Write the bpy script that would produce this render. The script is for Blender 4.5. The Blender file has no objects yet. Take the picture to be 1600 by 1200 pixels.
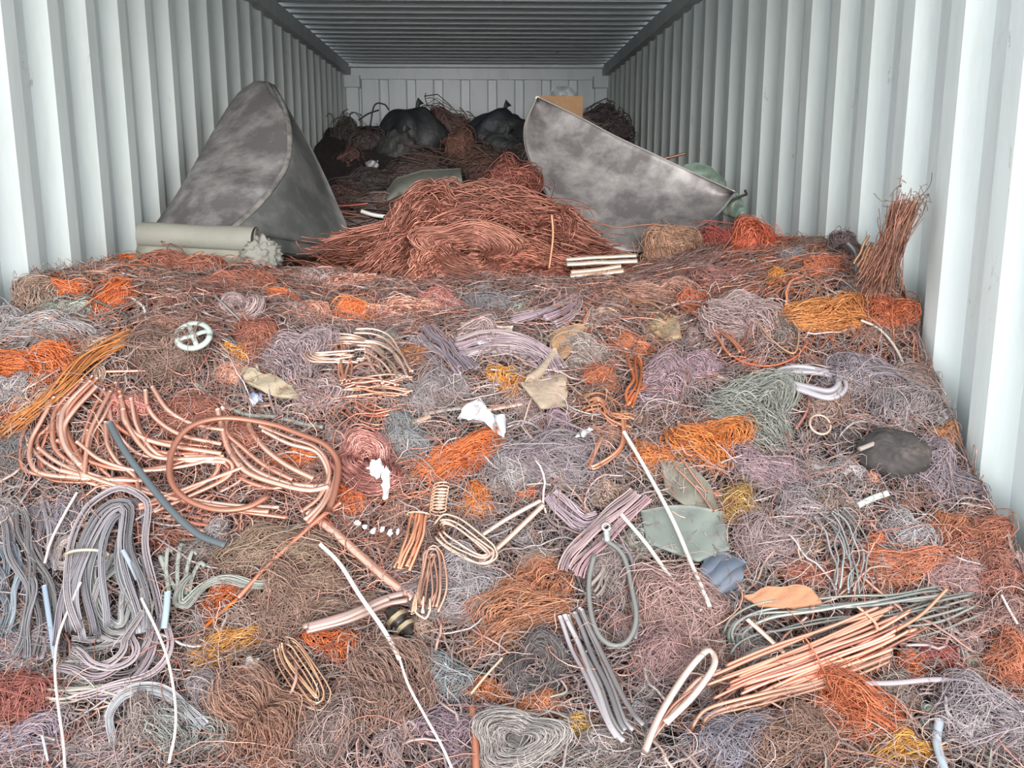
import bpy, math
import numpy as np
from mathutils import Vector, Matrix

rng = np.random.default_rng(11)
SC = bpy.context.scene
COL = SC.collection

# ---------------------------------------------------------------- camera
F = 1500.0
PITCH = math.radians(12.0)
YAW = math.atan2(800 - 754, F / math.cos(PITCH))
CAMZ = 1.40
cam_d = bpy.data.cameras.new('camera')
cam = bpy.data.objects.new('camera', cam_d)
COL.objects.link(cam)
cam_d.sensor_fit = 'HORIZONTAL'
cam_d.sensor_width = 36.0
cam_d.lens = 36.0 * F / 1600.0
cam_d.clip_start = 0.05
cam.location = (0, 0, CAMZ)
cam.rotation_euler = (math.pi / 2 - PITCH, 0, -YAW)
SC.camera = cam

# ---------------------------------------------------------------- view, world, sun
SC.view_settings.view_transform = 'Standard'
SC.view_settings.look = 'None'
SC.view_settings.gamma = 1.0
SC.view_settings.use_curve_mapping = False
SC.view_settings.exposure = 0.42
world = bpy.data.worlds.new('world')
SC.world = world
world.use_nodes = True
wn = world.node_tree
bg = wn.nodes['Background']
bg.inputs['Color'].default_value = (0.86, 0.94, 1.0, 1)
bg.inputs['Strength'].default_value = 1.9
sun_d = bpy.data.lights.new('sun', 'SUN')
sun_d.energy = 4.0
sun_d.angle = math.radians(30)
sun_d.color = (1.0, 0.97, 0.93)
sun = bpy.data.objects.new('sun', sun_d)
COL.objects.link(sun)
# comes in through the open door end, from behind and above the camera
sun.rotation_euler = Vector((0.03, -0.98, 0.155)).to_track_quat('Z', 'Y').to_euler()

# ---------------------------------------------------------------- picture <-> place
def _rays(px, py):
    px = np.asarray(px, float); py = np.asarray(py, float)
    cx = (px - 800) / F; cy = (600 - py) / F
    cp, sp = math.cos(PITCH), math.sin(PITCH)
    fy = cp + cy * sp; fz = -sp + cy * cp
    c, s = math.cos(YAW), math.sin(YAW)
    d = np.stack([cx * c + fy * s, -cx * s + fy * c, fz], -1)
    return d / d[..., 1:2]          # scaled to Y = 1

def at(px, py, Y):
    """the place that lies at depth Y behind picture point (px, py)"""
    d = _rays(px, py)
    return d * np.asarray(Y, float)[..., None] + np.array([0, 0, CAMZ])

XL = -1.219; XR = 1.131; YB = 9.07; YD = 1.85; ZC = 2.40

def smooth(a, b, x):
    t = np.clip((x - a) / (b - a), 0, 1)
    return t * t * (3 - 2 * t)

_PY = [0.3, 1.0, 1.5, 1.75, 2.0, 2.3, 2.55, 2.9, 3.5, 4.0, 5.0, 6.0, 6.6, 7.0, 7.6, 8.3, 9.2]
_PZ = [0.05, .16, .38, .51, .68, .90, 1.02, 1.085, 1.06, 1.05, 1.09, 1.20, 1.36, 1.60, 1.78, 1.84, 1.84]
def H(x, y):
    z = np.interp(y, _PY, _PZ)
    r = np.interp(y, [1.5, 1.9, 2.07, 2.34, 2.5, 3.3, 4.5, 5.5], [.02, .03, .01, .02, .10, .12, .08, 0])
    l = np.interp(y, [1.6, 2.4, 3.3, 4.0], [0, .10, .04, 0])
    z = z + r * smooth(.42, .95, x) + l * smooth(.3, 1.1, -x)
    z = z + .016 * np.sin(5.1 * x + 3.3 * y + .5) * np.sin(6.3 * y - 2 * x) + .010 * np.sin(13 * x + 1.7) * np.sin(11 * y + 4 * x)
    return z

def hit(px, py):
    """where the line of sight through picture point(s) meets the heap"""
    px = np.atleast_1d(np.asarray(px, float)); py = np.atleast_1d(np.asarray(py, float))
    d = _rays(px, py)
    Y = np.full(px.shape, 0.8); done = np.zeros(px.shape, bool)
    while (not done.all()) and Y.min() < 8.9:
        x = d[:, 0] * Y; z = CAMZ + d[:, 2] * Y
        done |= (z <= H(x, Y)) | (Y >= 8.8)
        if done.all(): break
        Y = np.where(done, Y, Y + 0.006)
    return np.stack([d[:, 0] * Y, Y, CAMZ + d[:, 2] * Y], -1)

def inside(P, m=0.012):
    P = np.array(P, float)
    P[..., 0] = np.clip(P[..., 0], XL + .012 + m, XR - .012 - m)
    return P

# ---------------------------------------------------------------- colour
def lin(c):
    c = np.asarray(c, float) / 255.0
    return np.where(c <= .04045, c / 12.92, ((c + .055) / 1.055) ** 2.4)
PAL = dict(G=(168,160,160), E=(150,156,145), M=(176,150,148), B=(162,112,92), R=(150,80,60), O=(226,114,30), Y=(236,160,36),
           P=(232,160,135), C=(206,128,106), D=(74,64,64), T=(186,154,134), K=(46,44,46), W=(232,230,228), S=(190,190,192),
           L=(150,158,176), X=(200,66,60), A=(205,190,165), U=(110,118,135), Q=(206,130,118))
def colof(k):
    if k.startswith('#'):
        return lin([int(k[i:i + 2], 16) for i in (1, 3, 5)]) * .82
    return lin(PAL[k]) * .82

# ---------------------------------------------------------------- materials
def mat(name, metallic=0., rough=.5, attr=True, base=(.5, .5, .5), noise=None, bump=None, spec=.5):
    m = bpy.data.materials.new(name); m.use_nodes = True
    nt = m.node_tree; b = nt.nodes['Principled BSDF']
    b.inputs['Metallic'].default_value = metallic
    b.inputs['Roughness'].default_value = rough
    b.inputs['Specular IOR Level'].default_value = spec
    if name == 'bare_copper':
        b.inputs['Coat Weight'].default_value = .6; b.inputs['Coat Roughness'].default_value = .18
    b.inputs['Base Color'].default_value = (*base, 1)
    tc = nt.nodes.new('ShaderNodeTexCoord')
    src = None
    if attr:
        a = nt.nodes.new('ShaderNodeAttribute'); a.attribute_name = 'Col'; src = a.outputs['Color']
    if noise:
        scale, c2, lo, hi = noise
        n = nt.nodes.new('ShaderNodeTexNoise'); n.inputs['Scale'].default_value = scale
        n.inputs['Detail'].default_value = 8; n.inputs['Roughness'].default_value = .65
        nt.links.new(tc.outputs['Object'], n.inputs['Vector'])
        r = nt.nodes.new('ShaderNodeMapRange'); r.inputs['From Min'].default_value = lo; r.inputs['From Max'].default_value = hi
        nt.links.new(n.outputs['Fac'], r.inputs['Value'])
        mx = nt.nodes.new('ShaderNodeMix'); mx.data_type = 'RGBA'
        nt.links.new(r.outputs['Result'], mx.inputs['Factor'])
        if src: nt.links.new(src, mx.inputs['A'])
        else: mx.inputs['A'].default_value = (*base, 1)
        mx.inputs['B'].default_value = (*c2, 1)
        src = mx.outputs['Result']
    if src: nt.links.new(src, b.inputs['Base Color'])
    if bump:
        n = nt.nodes.new('ShaderNodeTexNoise'); n.inputs['Scale'].default_value = bump[0]; n.inputs['Detail'].default_value = 6
        nt.links.new(tc.outputs['Object'], n.inputs['Vector'])
        bp = nt.nodes.new('ShaderNodeBump'); bp.inputs['Strength'].default_value = bump[1]; bp.inputs['Distance'].default_value = bump[2]
        nt.links.new(n.outputs['Fac'], bp.inputs['Height']); nt.links.new(bp.outputs['Normal'], b.inputs['Normal'])
    return m

M_DULL = mat('dull_wire', .25, .55)
M_SAT = mat('satin_wire', .55, .42)
M_SHINY = mat('bare_copper', .75, .3)
M_CLOTH = mat('matte_scrap', 0, .85, bump=(60, .5, .01), noise=(18, (.16, .12, .10), .55, .85))
M_SHEET = mat('sheet_scrap', .2, .6, noise=(22, (.10, .09, .085), .5, .8), bump=(30, .3, .004))
M_HEAP = mat('heap_core', .1, .8, bump=(140, 1, .02))

# ---------------------------------------------------------------- mesh collecting
class MB:
    def __init__(s): s.v = []; s.f = []; s.c = []; s.n = 0
    def add(s, V, Fq, C):
        V = np.asarray(V, np.float32).reshape(-1, 3)
        C = np.asarray(C, np.float32)
        if C.ndim == 1: C = np.broadcast_to(C, (len(V), 3))
        s.v.append(V); s.f.append(np.asarray(Fq, np.int32) + s.n); s.c.append(C); s.n += len(V)
    def build(s, name, material, parent=None, sm=True, origin=None):
        me = bpy.data.meshes.new(name)
        V = np.concatenate(s.v); Fq = np.concatenate(s.f); C = np.concatenate(s.c)
        if origin is None: origin = V.mean(0) if parent is None else np.zeros(3)
        V = V - np.asarray(origin, np.float32)
        nf = len(Fq)
        me.vertices.add(len(V)); me.vertices.foreach_set('co', V.ravel())
        me.loops.add(nf * 4); me.loops.foreach_set('vertex_index', Fq.ravel())
        me.polygons.add(nf)
        me.polygons.foreach_set('loop_start', np.arange(nf, dtype=np.int32) * 4)
        me.polygons.foreach_set('use_smooth', np.full(nf, sm))
        a = me.color_attributes.new('Col', 'FLOAT_COLOR', 'POINT')
        a.data.foreach_set('color', np.concatenate([C, np.ones((len(C), 1), np.float32)], 1).ravel())
        me.update(calc_edges=True); me.validate()
        me.materials.append(material)
        o = bpy.data.objects.new(name, me); COL.objects.link(o)
        o.location = [float(q) for q in origin]
        if parent is not None:
            o.parent = parent; o.location = -Vector(parent.location)
        return o

def norm(a): return a / np.maximum(np.linalg.norm(a, axis=-1, keepdims=True), 1e-9)

def tubes(mb, P, ra, rb=None, col=(.5, .5, .5), k=3, up=None, caps=True):
    """P (S,N,3) centre lines; ra, rb half widths (S,) or (S,N); flat sections when rb differs. col (3,) or (S,3)"""
    P = np.asarray(P, float)
    if P.ndim == 2: P = P[None]
    S, N, _ = P.shape
    def ex(r):
        r = np.asarray(r, float)
        if r.ndim == 0: r = np.full((S, N), float(r))
        elif r.ndim == 1: r = np.broadcast_to(r[:, None], (S, N))
        return r
    ra = ex(ra); rb = ra if rb is None else ex(rb)
    T = np.empty_like(P); T[:, 1:-1] = P[:, 2:] - P[:, :-2]; T[:, 0] = P[:, 1] - P[:, 0]; T[:, -1] = P[:, -1] - P[:, -2]
    T = norm(T)
    U = np.empty_like(P)
    u = np.broadcast_to(np.asarray(up, float) if up is not None else np.array([.3, -.5, .8]), (S, 3)).copy()
    for i in range(N):
        t = T[:, i]; u = u - (u * t).sum(-1, keepdims=True) * t
        bad = np.linalg.norm(u, axis=-1) < 1e-3
        if bad.any(): u[bad] = np.cross(t[bad], [.9, .1, .2])
        u = norm(u); U[:, i] = u
    W = np.cross(T, U)
    a = np.arange(k) * 2 * math.pi / k + (math.pi / 4 if k == 4 else 0)
    if k == 4: sc = 1.25
    else: sc = 1.0
    V = P[:, :, None] + sc * (np.cos(a)[None, None, :, None] * W[:, :, None] * ra[:, :, None, None] + np.sin(a)[None, None, :, None] * U[:, :, None] * rb[:, :, None, None])
    V = V.reshape(-1, 3)
    s, n, j = np.meshgrid(np.arange(S), np.arange(N - 1), np.arange(k), indexing='ij')
    b = (s * N + n) * k; j2 = (j + 1) % k
    Fq = np.stack([b + j, b + j2, b + k + j2, b + k + j], -1).reshape(-1, 4)
    if caps and k in (4, 6, 8):
        e = []
        for s0 in range(S):
            for off in (s0 * N * k, (s0 * N + N - 1) * k):
                for q in range(1, k - 2, 2): e.append([off, off + q, off + q + 1, off + q + 2])
        Fq = np.concatenate([Fq, np.array(e)])
    col = np.asarray(col, float)
    if col.ndim == 2: col = np.repeat(col, N * k, 0)
    mb.add(V, Fq, col)

def wob(S, N, amp, K=5, r=None, fall=1.0):
    r = r or rng
    t = np.linspace(0, 1, N)
    out = np.zeros((S, N, 3))
    for k in range(1, K + 1):
        out += (r.normal(size=(S, 1, 3)) * np.sin(k * math.pi * t)[None, :, None] + r.normal(size=(S, 1, 3)) * np.cos(k * math.pi * t)[None, :, None]) * amp / k ** fall
    return out

def spline(pts, N):
    """Catmull-Rom through points (M,d) resampled to N by length"""
    p = np.asarray(pts, float)
    if len(p) == 2: 
        t = np.linspace(0, 1, N)[:, None]; return p[0] * (1 - t) + p[1] * t
    q = np.vstack([2 * p[0] - p[1], p, 2 * p[-1] - p[-2]])
    out = []
    for i in range(1, len(q) - 2):
        t = np.linspace(0, 1, 24, endpoint=False)[:, None]
        a, b, c, d = q[i - 1], q[i], q[i + 1], q[i + 2]
        out.append(.5 * ((2 * b) + (-a + c) * t + (2 * a - 5 * b + 4 * c - d) * t ** 2 + (-a + 3 * b - 3 * c + d) * t ** 3))
    out = np.vstack(out + [p[-1:]])
    L = np.r_[0, np.cumsum(np.linalg.norm(np.diff(out, axis=0), axis=1))]
    s = np.linspace(0, L[-1], N)
    return np.stack([np.interp(s, L, out[:, j]) for j in range(out.shape[1])], -1)

def jcol(c, S, j=.22, r=None):
    r = r or rng
    m = np.exp(r.normal(size=(S, 1)) * j)
    h = 1 + r.normal(size=(S, 3)) * .022
    return np.clip(np.asarray(c)[None] * m * h, 0.004, .95)

def tag(o, label, cat, group=None, kind=None):
    if label: o['label'] = label
    if cat: o['category'] = cat
    if group: o['group'] = group
    if kind: o['kind'] = kind
    return o
def empty(name, loc, label, cat, group=None):
    o = bpy.data.objects.new(name, None); COL.objects.link(o); o.location = [float(q) for q in loc]
    o.empty_display_size = .05
    return tag(o, label, cat, group)
def struct(o):
    o['kind'] = 'structure'; return o

def ellipsoid(mb, c, R, rad, col, n=20, m=12, rough=.12, seed=0):
    """lumpy solid body, R columns are its axes"""
    r = np.random.default_rng(seed)
    th = np.linspace(0, math.pi, m); ph = np.linspace(0, 2 * math.pi, n, endpoint=False)
    TH, PH = np.meshgrid(th, ph, indexing='ij')
    D = np.stack([np.sin(TH) * np.cos(PH), np.sin(TH) * np.sin(PH), np.cos(TH)], -1)
    d = 1 + rough * sum(np.sin(D @ r.normal(size=3) * (2 + 1.6 * k) + r.uniform(0, 6)) / (1 + .5 * k) for k in range(4))
    V = (D * d[..., None] * np.asarray(rad)) @ np.asarray(R).T + c
    i, j = np.meshgrid(np.arange(m - 1), np.arange(n), indexing='ij'); j2 = (j + 1) % n
    Fq = np.stack([i * n + j, (i + 1) * n + j, (i + 1) * n + j2, i * n + j2], -1).reshape(-1, 4)
    cc = np.asarray(col)[None] * (1 + .25 * r.normal(size=(m * n, 1)))
    mb.add(V, Fq, np.clip(cc, .003, .9))

def box(mb, c, size, col=(.5, .5, .5), R=None):
    s = np.asarray(size) / 2
    V = np.array([[x, y, z] for x in (-1, 1) for y in (-1, 1) for z in (-1, 1)]) * s
    if R is not None: V = V @ np.asarray(R).T
    Fq = [[0, 1, 3, 2], [4, 6, 7, 5], [0, 4, 5, 1], [2, 3, 7, 6], [0, 2, 6, 4], [1, 5, 7, 3]]
    mb.add(V + np.asarray(c), Fq, np.asarray(col))

def grid_solid(mb, A, th, col, nrm=None):
    """A (m,n,3) surface given real thickness th"""
    m, n, _ = A.shape
    gu = np.gradient(A, axis=0); gv = np.gradient(A, axis=1)
    nn = norm(np.cross(gu, gv))
    B = A + nn * th
    V = np.concatenate([A.reshape(-1, 3), B.reshape(-1, 3)])
    i, j = np.meshgrid(np.arange(m - 1), np.arange(n - 1), indexing='ij')
    q = np.stack([i * n + j, i * n + j + 1, (i + 1) * n + j + 1, (i + 1) * n + j], -1).reshape(-1, 4)
    o = m * n
    fs = [q, q[:, ::-1] + o]
    for idx in (np.arange(n), (m - 1) * n + np.arange(n), np.arange(m) * n, np.arange(m) * n + n - 1):
        fs.append(np.stack([idx[:-1], idx[1:], idx[1:] + o, idx[:-1] + o], -1))
    mb.add(V, np.concatenate(fs), np.asarray(col))

# =========================================================== THE CONTAINER
def wall_mat(name, base, stain):
    m = bpy.data.materials.new(name); m.use_nodes = True
    nt = m.node_tree; b = nt.nodes['Principled BSDF']; L = nt.links
    b.inputs['Roughness'].default_value = .55
    tc = nt.nodes.new('ShaderNodeTexCoord')
    mp = nt.nodes.new('ShaderNodeMapping'); mp.inputs['Scale'].default_value = (3, 3, .5)
    L.new(tc.outputs['Object'], mp.inputs['Vector'])
    n = nt.nodes.new('ShaderNodeTexNoise'); n.inputs['Scale'].default_value = 2.2; n.inputs['Detail'].default_value = 8; n.inputs['Roughness'].default_value = .7
    L.new(mp.outputs['Vector'], n.inputs['Vector'])
    r = nt.nodes.new('ShaderNodeMapRange'); r.inputs['From Min'].default_value = .48; r.inputs['From Max'].default_value = .8; r.inputs['To Max'].default_value = .55
    L.new(n.outputs['Fac'], r.inputs['Value'])
    mx = nt.nodes.new('ShaderNodeMix'); mx.data_type = 'RGBA'
    mx.inputs['A'].default_value = (*base, 1); mx.inputs['B'].default_value = (*stain, 1)
    L.new(r.outputs['Result'], mx.inputs['Factor'])
    # rust scabs and dark scuffs
    n2 = nt.nodes.new('ShaderNodeTexNoise'); n2.inputs['Scale'].default_value = 7; n2.inputs['Detail'].default_value = 10; n2.inputs['Roughness'].default_value = .75
    mp2 = nt.nodes.new('ShaderNodeMapping'); mp2.inputs['Scale'].default_value = (1.6, 1.6, .7); mp2.inputs['Location'].default_value = (3, 1, 5)
    L.new(tc.outputs['Object'], mp2.inputs['Vector']); L.new(mp2.outputs['Vector'], n2.inputs['Vector'])
    r2 = nt.nodes.new('ShaderNodeMapRange'); r2.inputs['From Min'].default_value = .635; r2.inputs['From Max'].default_value = .70; r2.inputs['To Max'].default_value = .7
    L.new(n2.outputs['Fac'], r2.inputs['Value'])
    mx2 = nt.nodes.new('ShaderNodeMix'); mx2.data_type = 'RGBA'
    L.new(mx.outputs['Result'], mx2.inputs['A']); mx2.inputs['B'].default_value = (.20, .17, .13, 1)
    L.new(r2.outputs['Result'], mx2.inputs['Factor'])
    L.new(mx2.outputs['Result'], b.inputs['Base Color'])
    return m
M_WALL = wall_mat('container_paint', (.74, .79, .77), (.46, .47, .44))
M_BACK = wall_mat('container_end_paint', (.68, .72, .74), (.46, .48, .48))
M_CEIL = wall_mat('container_roof_paint', (.70, .75, .76), (.46, .48, .48))
M_RAIL = wall_mat('container_rail_paint', (.56, .59, .58), (.2, .2, .19))
M_FLOOR = mat('container_floor_board', 0, .8, attr=False, base=(.14, .10, .07), noise=(6, (.07, .05, .04), .4, .7))

def corr(length, pitch, depth, wide, slope, phase=0):
    """profile of pressed panel along its length: (pos, offset); 0 = inner flat, depth = recessed flat"""
    pts = []; s = -phase
    while s < length:
        for q, d in ((0, 0), (wide, 0), (wide + slope, depth), (pitch - slope, depth)):
            if 0 <= s + q <= length: pts.append((s + q, d))
        s += pitch
    return [(0, pts[0][1])] + pts + [(length, pts[-1][1])]

def panel(name, prof, place, a, b, material, th=.003):
    mb = MB()
    A = np.array([[place(s, d, a) for s, d in prof], [place(s, d, b) for s, d in prof]])
    grid_solid(mb, A, th, (.6, .6, .6))
    return struct(mb.build(name, material, sm=False))

side = corr(YB - YD, .275, .038, .070, .068, .06)
panel('wall_left', side, lambda s, d, z: (XL - d, YD + s, z), ZC, -.05, M_WALL)
panel('wall_right', side, lambda s, d, z: (XR + d, YD + s, z), -.05, ZC, M_WALL)
back = corr(XR - XL + .16, .245, .045, .150, .012, .03)
panel('wall_back', back, lambda s, d, z: (XL - .08 + s, YB + d, z), ZC + .06, -.05, M_BACK)
roofp = corr(YB - YD, .209, .030, .085, .022, .0)
panel('ceiling', roofp, lambda s, d, x: (x, YD + s, ZC + d), XL, XR, M_CEIL)
mb = MB(); box(mb, ((XL + XR) / 2, (YB + YD) / 2, -.02), (XR - XL + .1, YB - YD, .04)); struct(mb.build('floor', M_FLOOR, sm=False))
mb = MB(); box(mb, (0, (YD - 9) / 2, -.05), (24, YD + 9, .06), (.3, .3, .3))
struct(mb.build('ground', mat('yard_concrete', 0, .9, attr=False, base=(.62, .60, .57), noise=(1.5, (.5, .48, .46), .4, .7)), sm=False))
k = 0
def trim(c, s, m=M_RAIL):
    global k
    k += 1; mb = MB(); box(mb, c, s); return struct(mb.build('trim_%d' % k, m, sm=False))
ym = (YB + YD) / 2; yl = YB - YD
trim((XL + .018, ym, ZC - .045), (.06, yl, .09)); trim((XR - .018, ym, ZC - .045), (.06, yl, .09))
trim(((XL + XR) / 2, YB - .02, ZC - .06), (XR - XL, .06, .11), M_BACK)          # header of the end wall
trim((XL + .055, YB - .035, ZC / 2), (.11, .05, ZC), M_BACK); trim((XR - .055, YB - .035, ZC / 2), (.11, .05, ZC), M_BACK)
trim((XL + .065, YB - .075, ZC - .14), (.13, .12, .10), M_BACK); trim((XR - .065, YB - .075, ZC - .14), (.13, .12, .10), M_BACK)
trim(((XL + XR) / 2, YB - .09, ZC - .012), (XR - XL, .16, .02), M_BACK)

# =========================================================== THE HEAP
xs = np.linspace(XL + .02, XR - .02, 210); ys = np.linspace(.35, YB - .03, 620)
GX, GY = np.meshgrid(xs, ys, indexing='ij')
rn = np.random.default_rng(3)
bumps = np.zeros_like(GX)
for _ in range(60):
    kx, ky, p = rn.normal() * 40, rn.normal() * 40, rn.uniform(0, 6.3)
    bumps += np.sin(kx * GX + ky * GY + p) * .0013
GZ = H(GX, GY) - .022 + bumps

ROWS = ["EOBRBPRRRBRROBDB", "TGBRGMPGMOMMOMOM", "OTBBMPGGTBMGMMGM", "GPPPRPOGGTMMGGMG", "GMRPPBBGGMEBGGBB",
        "GGGBBPTGBGMGTPBR", "GGGTBBDBGMMGPPMB", "RGGBBBMMGGDBBBTM", "MMGBBDMGGGGMBTGM"]
def region(px, py, r):
    """how the scrap is mixed over the heap"""
    i = np.clip(((py - 445) / 95 + r.normal(size=px.shape) * .45).round(), 0, 8).astype(int)
    j = np.clip((px / 100 - .5 + r.normal(size=px.shape) * .55).round(), 0, 15).astype(int)
    ch = np.array([list(q) for q in ROWS])[i, j]
    rndc = r.choice(list('GMGTEDBGMT'), size=px.shape)
    return np.where(r.random(px.shape) < .62, ch, rndc)
def colours(ch, j, r):
    base = np.array([lin(PAL[c]) * .55 + lin((160, 138, 132)) * .45 for c in ch.ravel()])
    return np.clip(base * .84 * np.exp(r.normal(size=(len(base), 1)) * j), .004, .9)
def to_px(P):
    d = P - np.array([0, 0, CAMZ]); cp, sp = math.cos(PITCH), math.sin(PITCH); c, s = math.cos(YAW), math.sin(YAW)
    rx = d[..., 0] * c - d[..., 1] * s; fw = d[..., 0] * s + d[..., 1] * c
    ax = fw * cp - d[..., 2] * sp; upv = fw * sp + d[..., 2] * cp
    return 800 + F * rx / ax, 600 - F * upv / ax

V = np.stack([GX, GY, GZ], -1).reshape(-1, 3)
nx, ny = GX.shape
i, j = np.meshgrid(np.arange(nx - 1), np.arange(ny - 1), indexing='ij')
Fq = np.stack([i * ny + j, (i + 1) * ny + j, (i + 1) * ny + j + 1, i * ny + j + 1], -1).reshape(-1, 4)
px, py = to_px(V)
hc = colours(region(px, py, rn), .2, rn) * .26  # core darkened in colour to give shaded recesses between the wires
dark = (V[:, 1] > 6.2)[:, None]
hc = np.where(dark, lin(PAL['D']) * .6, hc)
mb = MB(); mb.add(V, Fq, hc)
tag(mb.build('packed_scrap', M_HEAP), 'packed mass of scrap wire filling the container', 'scrap', kind='stuff')

def draped(S, N, x0, x1, y0, y1, step, rad, lift, r, flat=None, wander=.35, dens=None):
    """wires lying over the heap in random walks"""
    u = r.random(S)
    y = y0 + (y1 - y0) * (u if dens is None else u ** dens)
    x = r.uniform(x0, x1, S)
    a = r.uniform(0, 2 * math.pi, S)
    curl = r.normal(size=S) * wander * .5
    X = np.empty((S, N)); Yv = np.empty((S, N))
    for i in range(N):
        X[:, i] = x; Yv[:, i] = y
        a = a + curl + r.normal(size=S) * wander
        x = x + np.cos(a) * step; y = y + np.sin(a) * step * .8
    X = np.clip(X, XL + .03, XR - .03); Yv = np.clip(Yv, .4, YB - .1)
    Z = H(X, Yv)
    lift = lift * np.interp(Yv, [2.7, 3.3], [1, .45])
    lf = lift * r.random((S, 1)) + wob(S, N, .5, 5, r)[..., 0] * .5 * lift
    P = np.stack([X, Yv - .5 * np.abs(lf), Z + lf - .004], -1)
    return P
specs = [('loose_fine_wire', 24000, 20, .014, .0007, .030, 3, M_DULL, 'countless fine loose wires strewn over the whole heap', .42),
         ('loose_bright_wire', 900, 22, .02, .0013, .035, 3, M_SHINY, 'thin bare copper strands scattered loosely across the heap', .25),
         ('loose_thick_wire', 2600, 16, .02, .0020, .026, 4, M_SAT, 'loose medium wires tangled all over the heap', .3),
         ('loose_lint', 9000, 8, .010, .0007, .045, 3, M_DULL, 'fine wire fuzz standing out of the heap', .7)]
for name, S, N, step, rad, lift, kk, m, lab, wd in specs:
    r = np.random.default_rng(hash(len(name) * 7 + S) % 9999)
    P = draped(S, N, XL, XR, 1.0, 4.3, step, rad, lift, r, wander=wd, dens=1.15)
    qx, qy = to_px(P[:, N // 2])
    C = colours(region(qx, qy, r), .30, r)
    if m is M_SHINY: C = np.clip(C * .4 + lin(PAL['C']) * .7, 0, .9)
    mb = MB(); tubes(mb, P, rad * r.uniform(.7, 1.5, S), col=C, k=kk, caps=False)
    tag(mb.build(name, m), lab, 'wire', kind='stuff')

# =========================================================== NESTS, KNOTS, HANKS
VS = norm(np.array([0, .70, .72])); NS = norm(np.cross([1, 0, 0], VS))     # lie of the slope
def frame(ang, upright=False):
    a = math.radians(ang)
    v0 = np.array([0, .25, .97]) if upright else VS
    v0 = norm(v0); n0 = np.cross([1., 0, 0], v0)
    u = math.cos(a) * np.array([1., 0, 0]) + math.sin(a) * v0
    v = -math.sin(a) * np.array([1., 0, 0]) + math.cos(a) * v0
    return np.stack([u, v, n0], -1)

def nest(mb, kind, c, R, hw, hh, dep, col, r, wire=.0012, dens=1.0):
    """tangle of wire: kind N random ball, C combed lock, S wound ring, W wool"""
    size = math.sqrt(hw * hh)
    S = int(np.clip(dens * 120 * (size / .05) ** 1.1, 50, 560)); N = 30
    if kind == 'W': S = int(S * 1.8); N = 12; wire *= .7
    if kind == 'C': S = int(S * 1.3)
    k = 3
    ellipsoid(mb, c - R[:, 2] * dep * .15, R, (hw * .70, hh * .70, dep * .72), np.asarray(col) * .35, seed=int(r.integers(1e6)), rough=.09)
    t = np.linspace(-1, 1, N)
    if kind in 'NW':
        q = np.zeros((S, N, 3)); q += r.normal(size=(S, 1, 3))
        q[..., 2] = np.abs(q[..., 2]) + .15
        fr = 1.0 if kind == 'N' else .45
        for kk2 in (1, 2, 3):
            q += r.normal(size=(S, 1, 3)) * np.sin(kk2 * 2.2 * t + r.uniform(0, 6, (S, 1)))[..., None] * fr / kk2 ** .6
        q = norm(q) * (.86 + .22 * r.random((S, 1, 1)) + wob(S, N, .05, 3, r)[..., :1])
        stray = r.random(S) < .16
        q[stray] *= (1 + .5 * smooth(.2, 1, t))[None, :, None]
        q *= np.array([hw, hh, dep])
    elif kind == 'C':
        ph = r.uniform(-.15, math.pi + .15, S)[:, None]
        ln = r.uniform(.6, 1.12, S)[:, None]; sh = r.normal(size=(S, 1)) * .12
        tt = t[None] * ln + sh
        rr = np.sqrt(np.clip(1 - .8 * tt ** 2, .08, 1)) * r.uniform(.75, 1.05, S)[:, None]
        q = np.stack([tt * hw, np.cos(ph) * rr * hh, np.sin(ph) * rr * dep], -1)
        q[..., 1] += hh * .22 * np.sin(2.6 * tt + 1)
        q += wob(S, N, min(hh, dep) * .11, 6, r, .6)
    else:
        rho = r.uniform(.32, 1.0, S)[:, None]; a0 = r.uniform(0, 6.3, S)[:, None]; tu = r.uniform(.6, 1.3, S)[:, None]
        a = a0 + tu * math.pi * t[None]
        z = dep * (.25 + .75 * np.sqrt(np.clip(1 - (rho - .55) ** 2 * 3, 0, 1))) * r.uniform(.5, 1.05, S)[:, None]
        q = np.stack([np.cos(a) * rho * hw, np.sin(a) * rho * hh, z + 0 * a], -1)
        q += wob(S, N, min(hw, hh) * .05, 4, r, .6) + r.normal(size=(S, 1, 3)) * np.array([.06 * hw, .06 * hh, .02 * dep])
    an = np.arctan2(q[..., 1] / hh, q[..., 0] / hw); f1, f2, f3 = r.uniform(0, 6.3, 3)
    q = q * (1 + .14 * np.sin(2 * an + f1) + .13 * np.sin(3 * an + f2) + .07 * np.sin(5 * an + f3))[..., None]
    P = q @ R.T + c
    P = inside(P, .002)
    tubes(mb, P, wire * r.uniform(.7, 1.4, S), col=jcol(col * .84 + .18 * lin((178, 158, 152)), S, .24, r), k=k, caps=False)

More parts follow.
